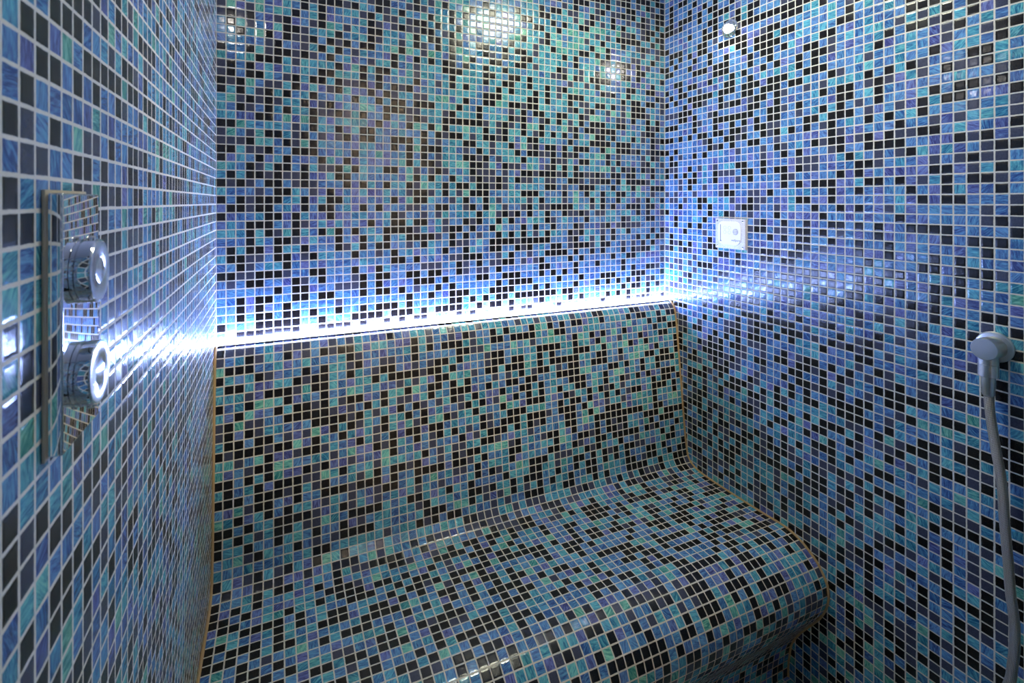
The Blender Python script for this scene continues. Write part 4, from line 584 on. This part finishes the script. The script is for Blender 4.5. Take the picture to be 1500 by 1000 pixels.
  35: [4, 6, 4, 1, 4, 2, 4, 5, 6, 4, 1, 5, 1, 1, 1, 4, 4, 4, 1, 4, 1, 5, 3, 1, 4, 1, 5, 4, 1, 5, 1, 1, 6, 4, 3, 5, 4, 4, 5, 1, 4, 4, 4, 4, 4, 4, 1, 4, 4, 4, 5, 1, 1, 5, 1, 1, 1, 5, 5, 5, 6, 2, 1, 3, 3, 5],
  36: [9, 6, 4, 1, 1, 4, 1, 4, 3, 4, 4, 3, 4, 5, 5, 5, 1, 4, 3, 5, 5, 5, 1, 4, 4, 1, 4, 1, 1, 1, 1, 3, 4, 1, 5, 1, 1, 4, 4, 4, 5, 1, 1, 1, 1, 1, 5, 6, 4, 1, 4, 4, 3, 4, 5, 1, 4, 5, 1, 3, 1, 1, 5, 5, 1, 1],
  37: [9, 9, 9, 1, 1, 1, 4, 1, 5, 6, 5, 2, 2, 4, 3, 1, 1, 6, 4, 1, 2, 1, 1, 1, 4, 5, 4, 4, 1, 4, 1, 1, 4, 6, 2, 4, 3, 1, 5, 1, 5, 4, 4, 4, 1, 1, 1, 4, 5, 1, 1, 1, 1, 1, 6, 4, 1, 4, 1, 1, 1, 1, 2, 2, 4, 5],
  38: [9, 9, 9, 9, 9, 1, 1, 4, 3, 1, 1, 5, 1, 1, 4, 1, 1, 1, 4, 3, 1, 1, 2, 2, 5, 4, 1, 1, 1, 1, 1, 5, 4, 4, 5, 1, 5, 5, 4, 1, 5, 4, 4, 1, 1, 4, 1, 1, 4, 1, 4, 4, 4, 4, 4, 1, 5, 1, 1, 5, 3, 5, 1, 3, 3, 1],
  39: [9, 9, 9, 9, 9, 9, 9, 9, 1, 5, 5, 4, 2, 4, 1, 3, 4, 6, 4, 5, 1, 3, 4, 4, 1, 1, 1, 5, 2, 4, 5, 5, 5, 1, 1, 4, 1, 3, 6, 3, 1, 4, 4, 4, 4, 1, 3, 1, 4, 4, 1, 1, 1, 1, 4, 1, 1, 4, 1, 1, 1, 6, 6, 1, 3, 1],
  40: [9, 9, 9, 9, 9, 9, 9, 9, 9, 9, 9, 9, 9, 9, 1, 4, 4, 4, 1, 4, 1, 5, 1, 1, 1, 1, 1, 5, 1, 1, 9, 9, 4, 4, 4, 4, 4, 1, 1, 1, 4, 1, 1, 5, 4, 1, 4, 1, 1, 4, 4, 4, 4, 4, 4, 1, 4, 1, 4, 2, 5, 1, 1, 1, 1, 2],
  41: [9, 9, 9, 9, 9, 9, 9, 9, 9, 9, 9, 9, 9, 9, 9, 9, 1, 1, 5, 1, 6, 5, 4, 1, 4, 4, 4, 5, 1, 4, 1, 4, 4, 3, 9, 4, 5, 1, 4, 1, 4, 4, 1, 5, 2, 5, 6, 9, 9, 9, 9, 4, 4, 4, 1, 4, 1, 1, 5, 3, 4, 2, 4, 1, 4, 5],
  42: [9, 9, 9, 9, 9, 9, 9, 9, 9, 9, 9, 9, 9, 9, 9, 9, 9, 9, 9, 2, 4, 1, 1, 4, 1, 1, 3, 4, 1, 4, 4, 1, 5, 1, 9, 9, 9, 3, 3, 4, 1, 3, 2, 3, 1, 4, 9, 9, 9, 9, 9, 1, 1, 1, 5, 4, 1, 4, 1, 5, 1, 1, 4, 1, 4, 1],
  43: [9, 9, 9, 9, 9, 9, 9, 9, 9, 9, 9, 9, 9, 9, 9, 9, 9, 9, 9, 9, 4, 1, 4, 1, 1, 4, 1, 4, 4, 2, 1, 4, 1, 9, 9, 9, 9, 9, 9, 9, 9, 1, 2, 1, 1, 4, 2, 3, 1, 9, 4, 3, 3, 5, 1, 3, 1, 1, 4, 5, 4, 1, 4, 3],
  44: [9, 9, 9, 9, 9, 9, 9, 9, 9, 9, 9, 9, 9, 9, 9, 9, 9, 9, 9, 9, 2, 5, 4, 1, 1, 4, 1, 0, 4, 5, 1, 5, 5, 3, 1, 1, 5, 5, 4, 2, 4, 4, 1, 2, 1, 5, 2, 1, 1, 1, 4, 3, 3, 1, 4, 3, 1, 1, 1, 5, 4, 3, 5, 1, 5, 2],
  45: [9, 9, 9, 9, 9, 9, 9, 9, 9, 9, 9, 9, 9, 9, 9, 9, 9, 9, 9, 9, 9, 9, 9, 9, 1, 3, 5, 5, 4, 3, 2, 1, 2, 4, 5, 5, 1, 3, 4, 1, 4, 2, 5, 4, 5, 2, 4, 2, 1, 1, 5, 3, 1, 1, 1, 4, 5, 1, 5, 4, 3, 5, 5, 5, 5, 3],
  46: [9, 9, 9, 9, 9, 9, 9, 9, 9, 9, 9, 9, 9, 9, 9, 9, 9, 9, 9, 9, 9, 9, 9, 9, 9, 9, 9, 1, 5, 2, 4, 6, 5, 3, 1, 6, 1, 4, 4, 4, 1, 4, 4, 3, 5, 1, 5, 1, 1, 1, 4, 6, 1, 4, 1, 5, 1, 1, 1, 1, 3, 5, 5, 3, 1, 3],
  47: [9, 9, 9, 9, 9, 9, 9, 9, 9, 9, 9, 9, 9, 9, 9, 9, 9, 9, 9, 9, 9, 9, 9, 9, 9, 9, 9, 9, 9, 9, 9, 1, 4, 1, 4, 1, 1, 1, 1, 1, 1, 1, 4, 4, 1, 1, 4, 6, 1, 1, 4, 6, 5, 5, 1, 6, 3, 3, 1, 1, 3, 5, 5, 3, 5, 2],
  48: [9, 9, 9, 9, 9, 9, 9, 9, 9, 9, 9, 9, 9, 9, 9, 9, 9, 9, 9, 9, 9, 9, 9, 9, 9, 9, 9, 9, 9, 9, 9, 9, 9, 9, 5, 1, 4, 6, 1, 1, 1, 1, 4, 1, 4, 4, 4, 1, 4, 6, 5, 3, 5, 4, 1, 3, 5, 1, 5, 2, 4, 4, 5, 5, 1, 5],
  49: [9, 9, 9, 9, 9, 9, 9, 9, 9, 9, 9, 9, 9, 9, 9, 9, 9, 9, 9, 9, 9, 9, 9, 9, 9, 9, 9, 9, 9, 9, 9, 9, 9, 9, 9, 9, 9, 5, 6, 6, 4, 1, 4, 5, 1, 1, 4, 4, 4, 1, 4, 4, 1, 1, 6, 1, 1, 4, 6, 2, 4, 5, 2, 2, 5, 1],
  50: [9, 9, 9, 9, 9, 9, 9, 9, 9, 9, 9, 9, 9, 9, 9, 9, 9, 9, 9, 9, 9, 9, 9, 9, 9, 9, 9, 9, 9, 9, 9, 9, 9, 9, 9, 9, 9, 9, 9, 9, 1, 1, 6, 5, 2, 1, 4, 1, 2, 6, 1, 2, 6, 5, 1, 6, 5, 1, 1, 5, 2, 5, 2, 2, 2, 5],
  51: [9, 9, 9, 9, 9, 9, 9, 9, 9, 9, 9, 9, 9, 9, 9, 9, 9, 9, 9, 9, 9, 9, 9, 9, 9, 9, 9, 9, 9, 9, 9, 9, 9, 9, 9, 9, 9, 9, 9, 9, 9, 9, 9, 9, 9, 9, 9, 1, 1, 5, 1, 2, 4, 4, 4, 1, 1],
 },
}

# ---------------------------------------------------------------- the room
wall_tiles('wall_back', 1, lambda u, y: P(u, 0, y), spans(0, W, 1.0, 0.0), FLOOR, CEIL)
wall_tiles('wall_right', 2, lambda u, y: P(W, u, y), spans(0, QF, 0.9977, 0.0), FLOOR, CEIL)
wall_tiles('wall_left', 3, lambda u, y: P(0, QF - u, y), [(i, QF - b, QF - a, 1 - ub, 1 - ua) for (i, a, b, ua, ub) in spans(0, QF, 0.9747, 0.42 * 0.9747)], FLOOR, CEIL)
DX0, DX1, DTOP = 19.0, 45.0, 33.0
wall_tiles('wall_front', 4, lambda u, y: P(W - u, QF, y), spans(0, W, 1.0, 0.13), FLOOR, CEIL,
           holes=((W - DX1, W - DX0, FLOOR - 1, DTOP),))
T = Tiles(5)
for (i, a, b, ua, ub) in spans(0, W, 1.0, 0.0):
    for (j, c, d, va, vb) in spans(0, QF, 1.0, 0.4):
        T.tile((P(a, d, FLOOR), P(b, d, FLOOR), P(b, c, FLOOR), P(a, c, FLOOR)), ((ua, vb), (ub, vb), (ub, va), (ua, va)))
tag(T.done('floor', MOSAIC), kind='structure')
tag(box('ceiling', (-2, -2, CEIL), (W + 2, QF + 2, CEIL + 3), PLASTER), kind='structure')

# the lit hallway beyond the glass door behind the viewer
tag(box('wall_hallway', (DX0 - 30, QF + 40, FLOOR), (DX1 + 30, QF + 42, CEIL + 8), BEIGE), kind='structure')
tag(box('floor_hallway', (DX0 - 30, QF + 0.3, FLOOR - 2), (DX1 + 30, QF + 40, FLOOR), STONE), kind='structure')
tag(box('ceiling_hallway', (DX0 - 30, QF + 2.2, CEIL + 8), (DX1 + 30, QF + 42, CEIL + 10), PLASTER), kind='structure')

def clear_glass(name):
    t = NT(name)
    tr = t.n('ShaderNodeBsdfTransparent'); tr.inputs[0].default_value = (0.93, 0.96, 0.95, 1)
    gl = t.n('ShaderNodeBsdfGlossy'); gl.inputs['Roughness'].default_value = 0.02
    fr = t.n('ShaderNodeFresnel'); fr.inputs[0].default_value = 1.45
    mx = t.n('ShaderNodeMixShader')
    t.put(mx.inputs[0], fr.outputs[0]); t.put(mx.inputs[1], tr.outputs[0]); t.put(mx.inputs[2], gl.outputs[0])
    t.t.links.new(mx.outputs[0], t.out.inputs[0])
    return t.m
dr = tag(box('door_1', (DX0 + 0.2, QF + 0.1, FLOOR + 0.4), (DX1 - 0.2, QF + 0.5, DTOP - 0.3), clear_glass('clear_door_glass')), kind='structure')
dr.data.materials[0].use_backface_culling = False
tube('door_handle', [P(DX0 + 3, QF - 2.0, -18 + k * 2) for k in range(9)], 0.55, STEEL, dr)

hl = empty('hall_ceiling_lamp', P(32, QF + 20, CEIL + 8))
tag(hl, 'square hallway ceiling lamp beyond the glass door', 'lamp')
box('housing', (25, QF + 13, CEIL + 7.4), (39, QF + 27, CEIL + 8), WHITE_PLASTIC, hl)
box('diffuser', (26, QF + 14, CEIL + 7.1), (38, QF + 26, CEIL + 7.4), HALL_GLOW, hl)

# ---------------------------------------------------------------- the bench
MEAS = [(0.60, -16.34), (1.16, -16.36), (1.63, -16.64), (2.09, -17.14), (2.38, -17.95), (2.55, -18.92), (2.85, -21.3), (4.37, -35.49),
        (4.78, -38.4), (5.10, -40.05), (5.62, -40.88), (6.5, -41.36), (7.6, -41.64), (10.3, -41.78), (13.53, -41.78), (16.92, -41.78), (19.65, -41.70), (21.5, -41.66),
        (22.7, -41.82), (23.7, -42.15), (24.8, -42.78), (25.84, -43.6), (26.45, -44.43), (26.92, -45.34), (27.1, -46.5),
        (26.86, -48.1), (26.01, -50.04), (24.62, -52.15), (23.4, -54.05), (22.55, -55.8), (22.18, -57.76), (22.04, -59.3), (22.06, FLOOR)]
dense = catmull([Vector((a, b, 0)) for a, b in MEAS], 12)
def resample(poly, first, pitch):
    """Points along poly at arc length first, first+pitch, ...; the list starts with the start point."""
    out, want, L = [poly[0]], first, 0.0
    for a, b in zip(poly, poly[1:]):
        d = (b - a).length
        while L + d >= want:
            out.append(a.lerp(b, (want - L) / d)); want += pitch
        L += d
    if (out[-1] - poly[-1]).length > 0.25: out.append(poly[-1])
    else: out[-1] = poly[-1]
    return out
ROWS = resample(dense, 1.12, 1.0)
def nearest(q, y):
    return min(range(len(ROWS)), key=lambda i: (ROWS[i].x - q) ** 2 + (ROWS[i].y - y) ** 2)
I1, I2 = nearest(5.5, -41.0), nearest(22.6, -55.6)
bench = empty('tiled_bench', P(W / 2, 13, FLOOR))
tag(bench, 'built-in mosaic bench with rounded seat and sloped backrest along the back wall', 'bench')
def bench_part(name, i0, i1, back_pts, seed, greens=0.0):
    T = Tiles(seed)
    X0, X1 = 0.04, W - 0.04
    cols = spans(X0, X1, (X1 - X0) / 66.0, X0)
    pat = PATTERN.get('tiled_bench', {})
    for i in range(i0, i1):
        a, b = ROWS[i], ROWS[i + 1]
        line = pat.get(i, [])
        full = (b - a).length
        for (k, xa, xb, ua, ub) in cols:
            ch = line[k] if k < len(line) else None
            nose = max(0.0, 1.0 - abs(a.y + 48.0) / 5.5) if a.x > 20 else 0.0
            dirt = 0.12 + 0.75 * nose * min(1.0, max(0.15, (k - 20) / 34.0))
            if a.y < -49: dirt = 0.8
            if 5.4 < a.x < 9.0 or (k > 62 and a.x > 6): dirt = max(dirt, 0.35)
            T.tile((P(xa, b.x, b.y), P(xb, b.x, b.y), P(xb, a.x, a.y), P(xa, a.x, a.y)),
                   ((0, 0), (1, 0), (1, min(1, full)), (0, min(1, full))), ch, dirt, greens)
    loop = [ROWS[i] for i in range(i0, i1 + 1)] + [Vector((a, b, 0)) for a, b in back_pts]
    n = len(loop)
    T.plainface([P(X0, p.x, p.y) for p in loop]); T.plainface([P(X1, p.x, p.y) for p in reversed(loop)])
    for i in range(i1 - i0, n):
        a, b = loop[i], loop[(i + 1) % n]
        T.plainface([P(X0, b.x, b.y), P(X0, a.x, a.y), P(X1, a.x, a.y), P(X1, b.x, b.y)])
    return T.done(name, MOSAIC, bench)
e1, e2 = ROWS[I1], ROWS[I2]
bench_part('backrest', 0, I1, [(0.05, e1.y), (0.05, ROWS[0].y)], 21, 0.08)
bench_part('seat', I1, I2, [(0.05, e2.y), (0.05, e1.y)], 22, 0.05)
bench_part('base', I2, len(ROWS) - 1, [(0.05, FLOOR), (0.05, e2.y)], 23)
# grout bead where the bench meets the side walls
bead_mat = plain('rusty_grout_bead', (0.42, 0.27, 0.12), 0.8)
for X in (0.10, W - 0.10):
    tube('grout_bead', [P(X, p.x + 0.02, p.y + 0.02) for p in dense[::3]], 0.16, bead_mat, bench, 8)

# ---------------------------------------------------------------- light strip on the ledge
led = empty('light_strip', P(W / 2, 0.3, -16.3))
tag(led, 'glowing cool white light strip along the ledge on top of the bench back', 'light')
box('strip_base', (0.06, 0.06, -16.34), (W - 0.06, 1.08, -16.26), WHITE_PLASTIC, led)
box('diffuser', (0.06, 0.06, -16.26), (W - 0.06, 1.02, -16.0), LED_GLOW, led, 0.08)

# ---------------------------------------------------------------- small round wall lamps
def wall_lamp(side, q, Y, label):
    X = W if side > 0 else 0.0
    ax = Vector((-side, 0, 0))
    c = P(X, q, Y)
    r = empty('wall_lamp', c)
    tag(r, label, 'lamp', 'small round wall lamps')
    lathe('rim', c, ax, [(0, 0), (1.30, 0), (1.32, 0.14), (1.24, 0.24), (1.12, 0.26), (0, 0.26)], CHROME, r)
    # hooded dome: the upper half polished, the lens looking down and out below
    bm = bmesh.new()
    bmesh.ops.create_uvsphere(bm, u_segments=40, v_segments=20, radius=1.1 * U)
    for v in bm.verts:
        v.co.x *= 0.85
    bmesh.ops.translate(bm, verts=bm.verts[:], vec=c + ax * 0.2 * U)
    cut = c + ax * 0.45 * U - Vector((0, 0, 0.05 * U))
    nl = (ax * 0.62 + Vector((0, 0, -0.78))).normalized()
    g = bm.verts[:] + bm.edges[:] + bm.faces[:]
    res = bmesh.ops.bisect_plane(bm, geom=g, plane_co=cut, plane_no=nl, clear_outer=True)
    g = bm.verts[:] + bm.edges[:] + bm.faces[:]
    bmesh.ops.bisect_plane(bm, geom=g, plane_co=c + ax * 0.12 * U, plane_no=-ax, clear_outer=True)
    bmesh.ops.holes_fill(bm, edges=[e for e in bm.edges if e.is_boundary])
    bmesh.ops.recalc_face_normals(bm, faces=bm.faces[:])
    link('hood', mesh_of(bm, 'hood', True), CHROME_CAP, r)
    lathe('lens', cut + nl * 0.01 * U + Vector((0, 0, -0.16 * U)) - ax * 0.02 * U, nl, [(0, 0), (0.70, 0), (0.66, 0.10), (0.4, 0.2), (0, 0.24)], SPOT_GLOW, r)
    return r
wall_lamp(1, 13.18, 24.92, 'small round chrome wall lamp shining high on the right blue mosaic wall')
wall_lamp(-1, 13.18, 24.92, 'small round lamp on the left wall, mirrored at the back wall top left')

cl = empty('ceiling_lamp', P(45, 24, CEIL))
tag(cl, 'large round ceiling lamp mirrored as a pale green glow in the back wall', 'lamp')
lathe('housing', P(45, 24, CEIL), (0, 0, -1), [(0, 0), (6.3, 0), (6.3, 0.7), (5.9, 0.9), (0, 0.9)], WHITE_PLASTIC, cl)
lathe('diffuser', P(45, 24, CEIL), (0, 0, -1), [(0, 0.9), (5.8, 0.9), (5.5, 1.3), (3.5, 1.7), (0, 1.85)], LAMP_GLOW, cl)

# ---------------------------------------------------------------- white sensor box on the right wall
def yz(q, Y, X): return P(X, q, Y)
def rounded_panel(name, q0, q1, y0, y1, Xa, Xb, r, mat, parent):
    bm = bmesh.new()
    pts = []
    for cx, cy, a0 in ((q1 - r, y1 - r, 0), (q0 + r, y1 - r, 90), (q0 + r, y0 + r, 180), (q1 - r, y0 + r, 270)):
        for k in range(9):
            a = math.radians(a0 + k * 11.25)
            pts.append((cx + r * math.cos(a), cy + r * math.sin(a)))
    s = 0.06
    mid = ((q0 + q1) / 2, (y0 + y1) / 2)
    def ring(X, k):
        return [bm.verts.new(P(X, mid[0] + (a - mid[0]) * k, mid[1] + (b - mid[1]) * k)) for a, b in pts]
    R = [ring(Xa, 1), ring(Xb + s, 1), ring(Xb, 1 - s / 2)]
    for A, B in zip(R, R[1:]):
        for k in range(len(pts)):
            k2 = (k + 1) % len(pts)
            bm.faces.new((A[k], A[k2], B[k2], B[k]))
    bm.faces.new(R[-1]); bm.faces.new(list(reversed(R[0])))
    bmesh.ops.recalc_face_normals(bm, faces=bm.faces[:])
    return link(name, mesh_of(bm, name, True), mat, parent)
SQ0, SQ1, SY0, SY1 = 10.86, 15.96, -6.72, -2.42
SX = W - 0.42
sen = empty('steam_sensor', P(W, (SQ0 + SQ1) / 2, SY0))
tag(sen, 'white square sensor box with round grille on the right mosaic wall', 'control box')
rounded_panel('housing', SQ0, SQ1, SY0, SY1, W - 0.01, SX, 0.12, FROSTED, sen)
face = rounded_panel('front_panel', SQ0 + 0.52, SQ1 - 0.62, SY0 + 0.55, SY1 - 0.38, SX, SX - 0.13, 0.95, WHITE_PLASTIC, sen)
FX = SX - 0.13
def on_face(a, b): return P(FX, SQ0 + a * (SQ1 - SQ0), SY1 - b * (SY1 - SY0))
box('groove', (FX + 0.02, SQ0 + 1.02, SY0 + 1.15), (FX - 0.015, SQ0 + 1.12, SY1 - 0.85), DARK_PRINT, face)
box('groove', (FX + 0.02, SQ0 + 0.98, SY0 + 1.02), (FX - 0.015, SQ0 + 1.22, SY0 + 1.15), DARK_PRINT, face)
grille = lathe('grille', on_face(0.715, 0.425), (-1, 0, 0), [(0, 0), (0.44, 0), (0.44, 0.05), (0.40, 0.07), (0, 0.07)], GREY_PLASTIC, face, 32)
for k in range(-1, 2):
    box('bar', (FX - 0.07, SQ0 + 0.715 * 5.1 - 0.36, SY1 - 0.425 * 4.3 + k * 0.22 - 0.03), (FX - 0.10, SQ0 + 0.715 * 5.1 + 0.36, SY1 - 0.425 * 4.3 + k * 0.22 + 0.03), WHITE_PLASTIC, grille)
box('bar', (FX - 0.07, SQ0 + 0.715 * 5.1 - 0.03, SY1 - 0.425 * 4.3 - 0.4), (FX - 0.10, SQ0 + 0.715 * 5.1 + 0.03, SY1 - 0.425 * 4.3 + 0.4), WHITE_PLASTIC, grille)
for a, b in ((0.36, 0.30), (0.36, 0.45), (0.51, 0.30), (0.51, 0.45)):
    lathe('touch_mark', on_face(a, b), (-1, 0, 0), [(0.20, 0.0), (0.20, 0.012), (0.26, 0.012), (0.26, 0.0)], PALE_PRINT, face, 24)
for a, b in ((0.075, 0.08), (0.93, 0.08), (0.075, 0.93), (0.93, 0.93)):
    c = P(SX, SQ0 + a * 5.1, SY1 - b * 4.3)
    lathe('screw', c, (-1, 0, 0), [(0, 0), (0.15, 0), (0.14, 0.05), (0.05, 0.07), (0, 0.03)], STEEL, sen, 16)
cu = bpy.data.curves.new('lettering', 'FONT')
cu.body = 'wellpure'; cu.size = 0.42 * U; cu.extrude = 0.006 * U; cu.align_x = 'CENTER'
tmp = bpy.data.objects.new('lettering', cu); col.objects.link(tmp)
bpy.context.view_layer.update()
me = bpy.data.meshes.new_from_object(tmp.evaluated_get(bpy.context.evaluated_depsgraph_get()))
bpy.data.objects.remove(tmp)
c = on_face(0.72, 0.735) - Vector((0.006 * U, 0, 0))
# text x runs towards the viewer (along q), text y up, facing into the room
M = Matrix(((0, 0, -1, c.x), (-1, 0, 0, c.y), (0, 1, 0, c.z), (0, 0, 0, 1)))
me.transform(M)
link('lettering', me, DARK_PRINT, face)

# ---------------------------------------------------------------- shower outlet and hose, right wall
OQ, OY = 41.95, -13.15
out = empty('shower_outlet', P(W, OQ, OY))
tag(out, 'round satin chrome hose outlet on the right mosaic wall', 'shower fitting')
lathe('escutcheon', P(W, OQ, OY), (-1, 0, 0), [(0, 0), (1.36, 0), (1.38, 0.16), (1.30, 0.27), (1.15, 0.30), (0, 0.30)], CHROME_SATIN, out)
lathe('elbow', P(W - 0.3, OQ, OY), (-1, 0, 0), [(0, 0), (0.97, 0), (0.97, 1.62), (0.93, 1.68), (0, 1.70)], CHROME_SATIN, out)
NX = W - 1.18
lathe('nozzle', P(NX, OQ, OY - 0.6), (0, 0, -1), [(0, 0), (0.70, 0), (0.70, 0.72), (0.66, 0.75), (0.66, 0.80), (0.71, 0.83), (0.71, 1.86), (0.66, 1.92), (0, 1.92)], CHROME_SATIN, out)
f_, cx_, h_ = 726.05, 726.33, 295.56
def on_plane(u, v, X):
    """World point at width X that lies along the measured sight line."""
    c_, s_ = math.cos(YAW), math.sin(YAW)
    tt = (u - cx_) / f_; dx = X - X_CAM
    z = dx * (c_ - tt * s_) / (tt * c_ + s_); d = dx * s_ + z * c_
    return D_CAM - z, -(v - h_) * d / f_
HP = [(1448.0, 552), (1448.4, 575), (1450, 600), (1453, 622), (1459.3, 661), (1465.5, 694), (1469.2, 727), (1471, 758), (1474.4, 796), (1477.6, 832), (1480.3, 868), (1484.0, 894), (1486.6, 923), (1486, 952), (1483, 976), (1478.5, 1000)]
hp = []
for (u, v) in HP:
    q, y = on_plane(u, v, NX)
    hp.append(P(NX, q, y))
q, y = on_plane(1478.5, 1000, NX)
for (dq, dy, X) in ((-0.9, -3.2, NX - 0.1), (-2.4, -7.0, NX - 0.3), (-4.0, -11.5, NX - 0.8), (-4.9, -15.5, NX - 1.8)):
    hp.append(P(X, q + dq, y + dy))
for (qq, X) in ((q - 4.2, NX - 4.2), (q - 1.0, NX - 7.5), (q + 5.0, NX - 9.0), (q + 10, NX - 7.0)):
    hp.append(P(X, qq, FLOOR + 0.40))
hs = empty('shower_hose', hp[0])
tag(hs, 'braided metal shower hose hanging from the chrome outlet', 'shower hose')
tube('hose', catmull(hp, 8), 0.36, BRAID, hs, 24)
lathe('nut', hp[0] + Vector((0, 0, 0.05 * U)), (0, 0, -1), [(0, 0), (0.50, 0), (0.50, 0.9), (0.46, 1.0), (0.46, 1.5), (0.40, 1.7), (0, 1.7)], CHROME_SATIN, hs, 24)
d = (hp[-1] - hp[-2]).normalized()
lathe('end_nut', hp[-1] - d * 0.8 * U, d, [(0, 0), (0.40, 0), (0.52, 0.3), (0.52, 1.4), (0, 1.4)], CHROME_SATIN, hs, 24)

# ---------------------------------------------------------------- thermostatic shower valve, left wall
VQ0, VQ1, VY0, VY1, VX = 42.4, 45.73, -7.78, 0.27, 0.49
val = empty('shower_valve', P(0, (VQ0 + VQ1) / 2, VY0))
tag(val, 'polished chrome shower valve plate with two round knobs on the left wall', 'shower valve')
box('gasket', (0.01, VQ0 - 0.08, VY0 - 0.10), (0.10, VQ1 + 0.10, VY1 + 0.10), SEALANT, val, 0.03)
box('plate', (0.08, VQ0, VY0), (VX, VQ1, VY1), CHROME, val, 0.06, 3)
for Y, lab in ((-2.33, 0), (-5.78, 1)):
    c = P(VX, 44.06, Y)
    kb = lathe('knob', c, (1, 0, 0), [(0, 0), (1.08, 0), (1.08, 0.05), (1.02, 0.07), (1.02, 0.10), (1.07, 0.12), (1.07, 0.44), (1.04, 0.47), (0, 0.47)], CHROME, val, 64)
    lathe('cap', c + Vector((0.465 * U, 0, 0)), (1, 0, 0), [(0, 0), (1.02, 0), (1.00, 0.02), (0.46, 0.02), (0.44, 0.005), (0.41, 0.02), (0, 0.02)], CHROME_CAP, kb, 64)
    if lab == 0:
        lathe('stop_button', c + Vector((0.24 * U, 0, 1.03 * U)), (0, 0, 1), [(0, 0), (0.14, 0), (0.14, 0.10), (0.10, 0.15), (0, 0.16)], CHROME, kb, 20)
    else:
        lathe('stop_button', c + Vector((0.24 * U, 0, -1.03 * U)), (0, 0, -1), [(0, 0), (0.14, 0), (0.14, 0.10), (0.10, 0.15), (0, 0.16)], CHROME, kb, 20)

# ---------------------------------------------------------------- world, camera, view
w = bpy.data.worlds.new('World'); sc.world = w
w.use_nodes = True
w.node_tree.nodes['Background'].inputs[0].default_value = (0.8, 0.85, 0.9, 1)
w.node_tree.nodes['Background'].inputs[1].default_value = 0.05

cam = bpy.data.cameras.new('Camera')
co = bpy.data.objects.new('Camera', cam); col.objects.link(co)
co.location = P(X_CAM, D_CAM, 0)
co.rotation_euler = (math.pi / 2, 0, -YAW)
cam.sensor_width = 36.0
cam.lens = 726.05 / 1500 * 36.0
cam.shift_x = (750 - 726.33) / 1500
cam.shift_y = -(500 - 295.56) / 1500
cam.clip_start = 0.01
cam.dof.use_dof = True
cam.dof.focus_distance = 1.45
cam.dof.aperture_fstop = 11.0
sc.camera = co

sc.view_settings.view_transform = 'Standard'
sc.view_settings.look = 'None'
sc.view_settings.gamma = 1.0
sc.view_settings.use_curve_mapping = False
sc.view_settings.exposure = 0.6
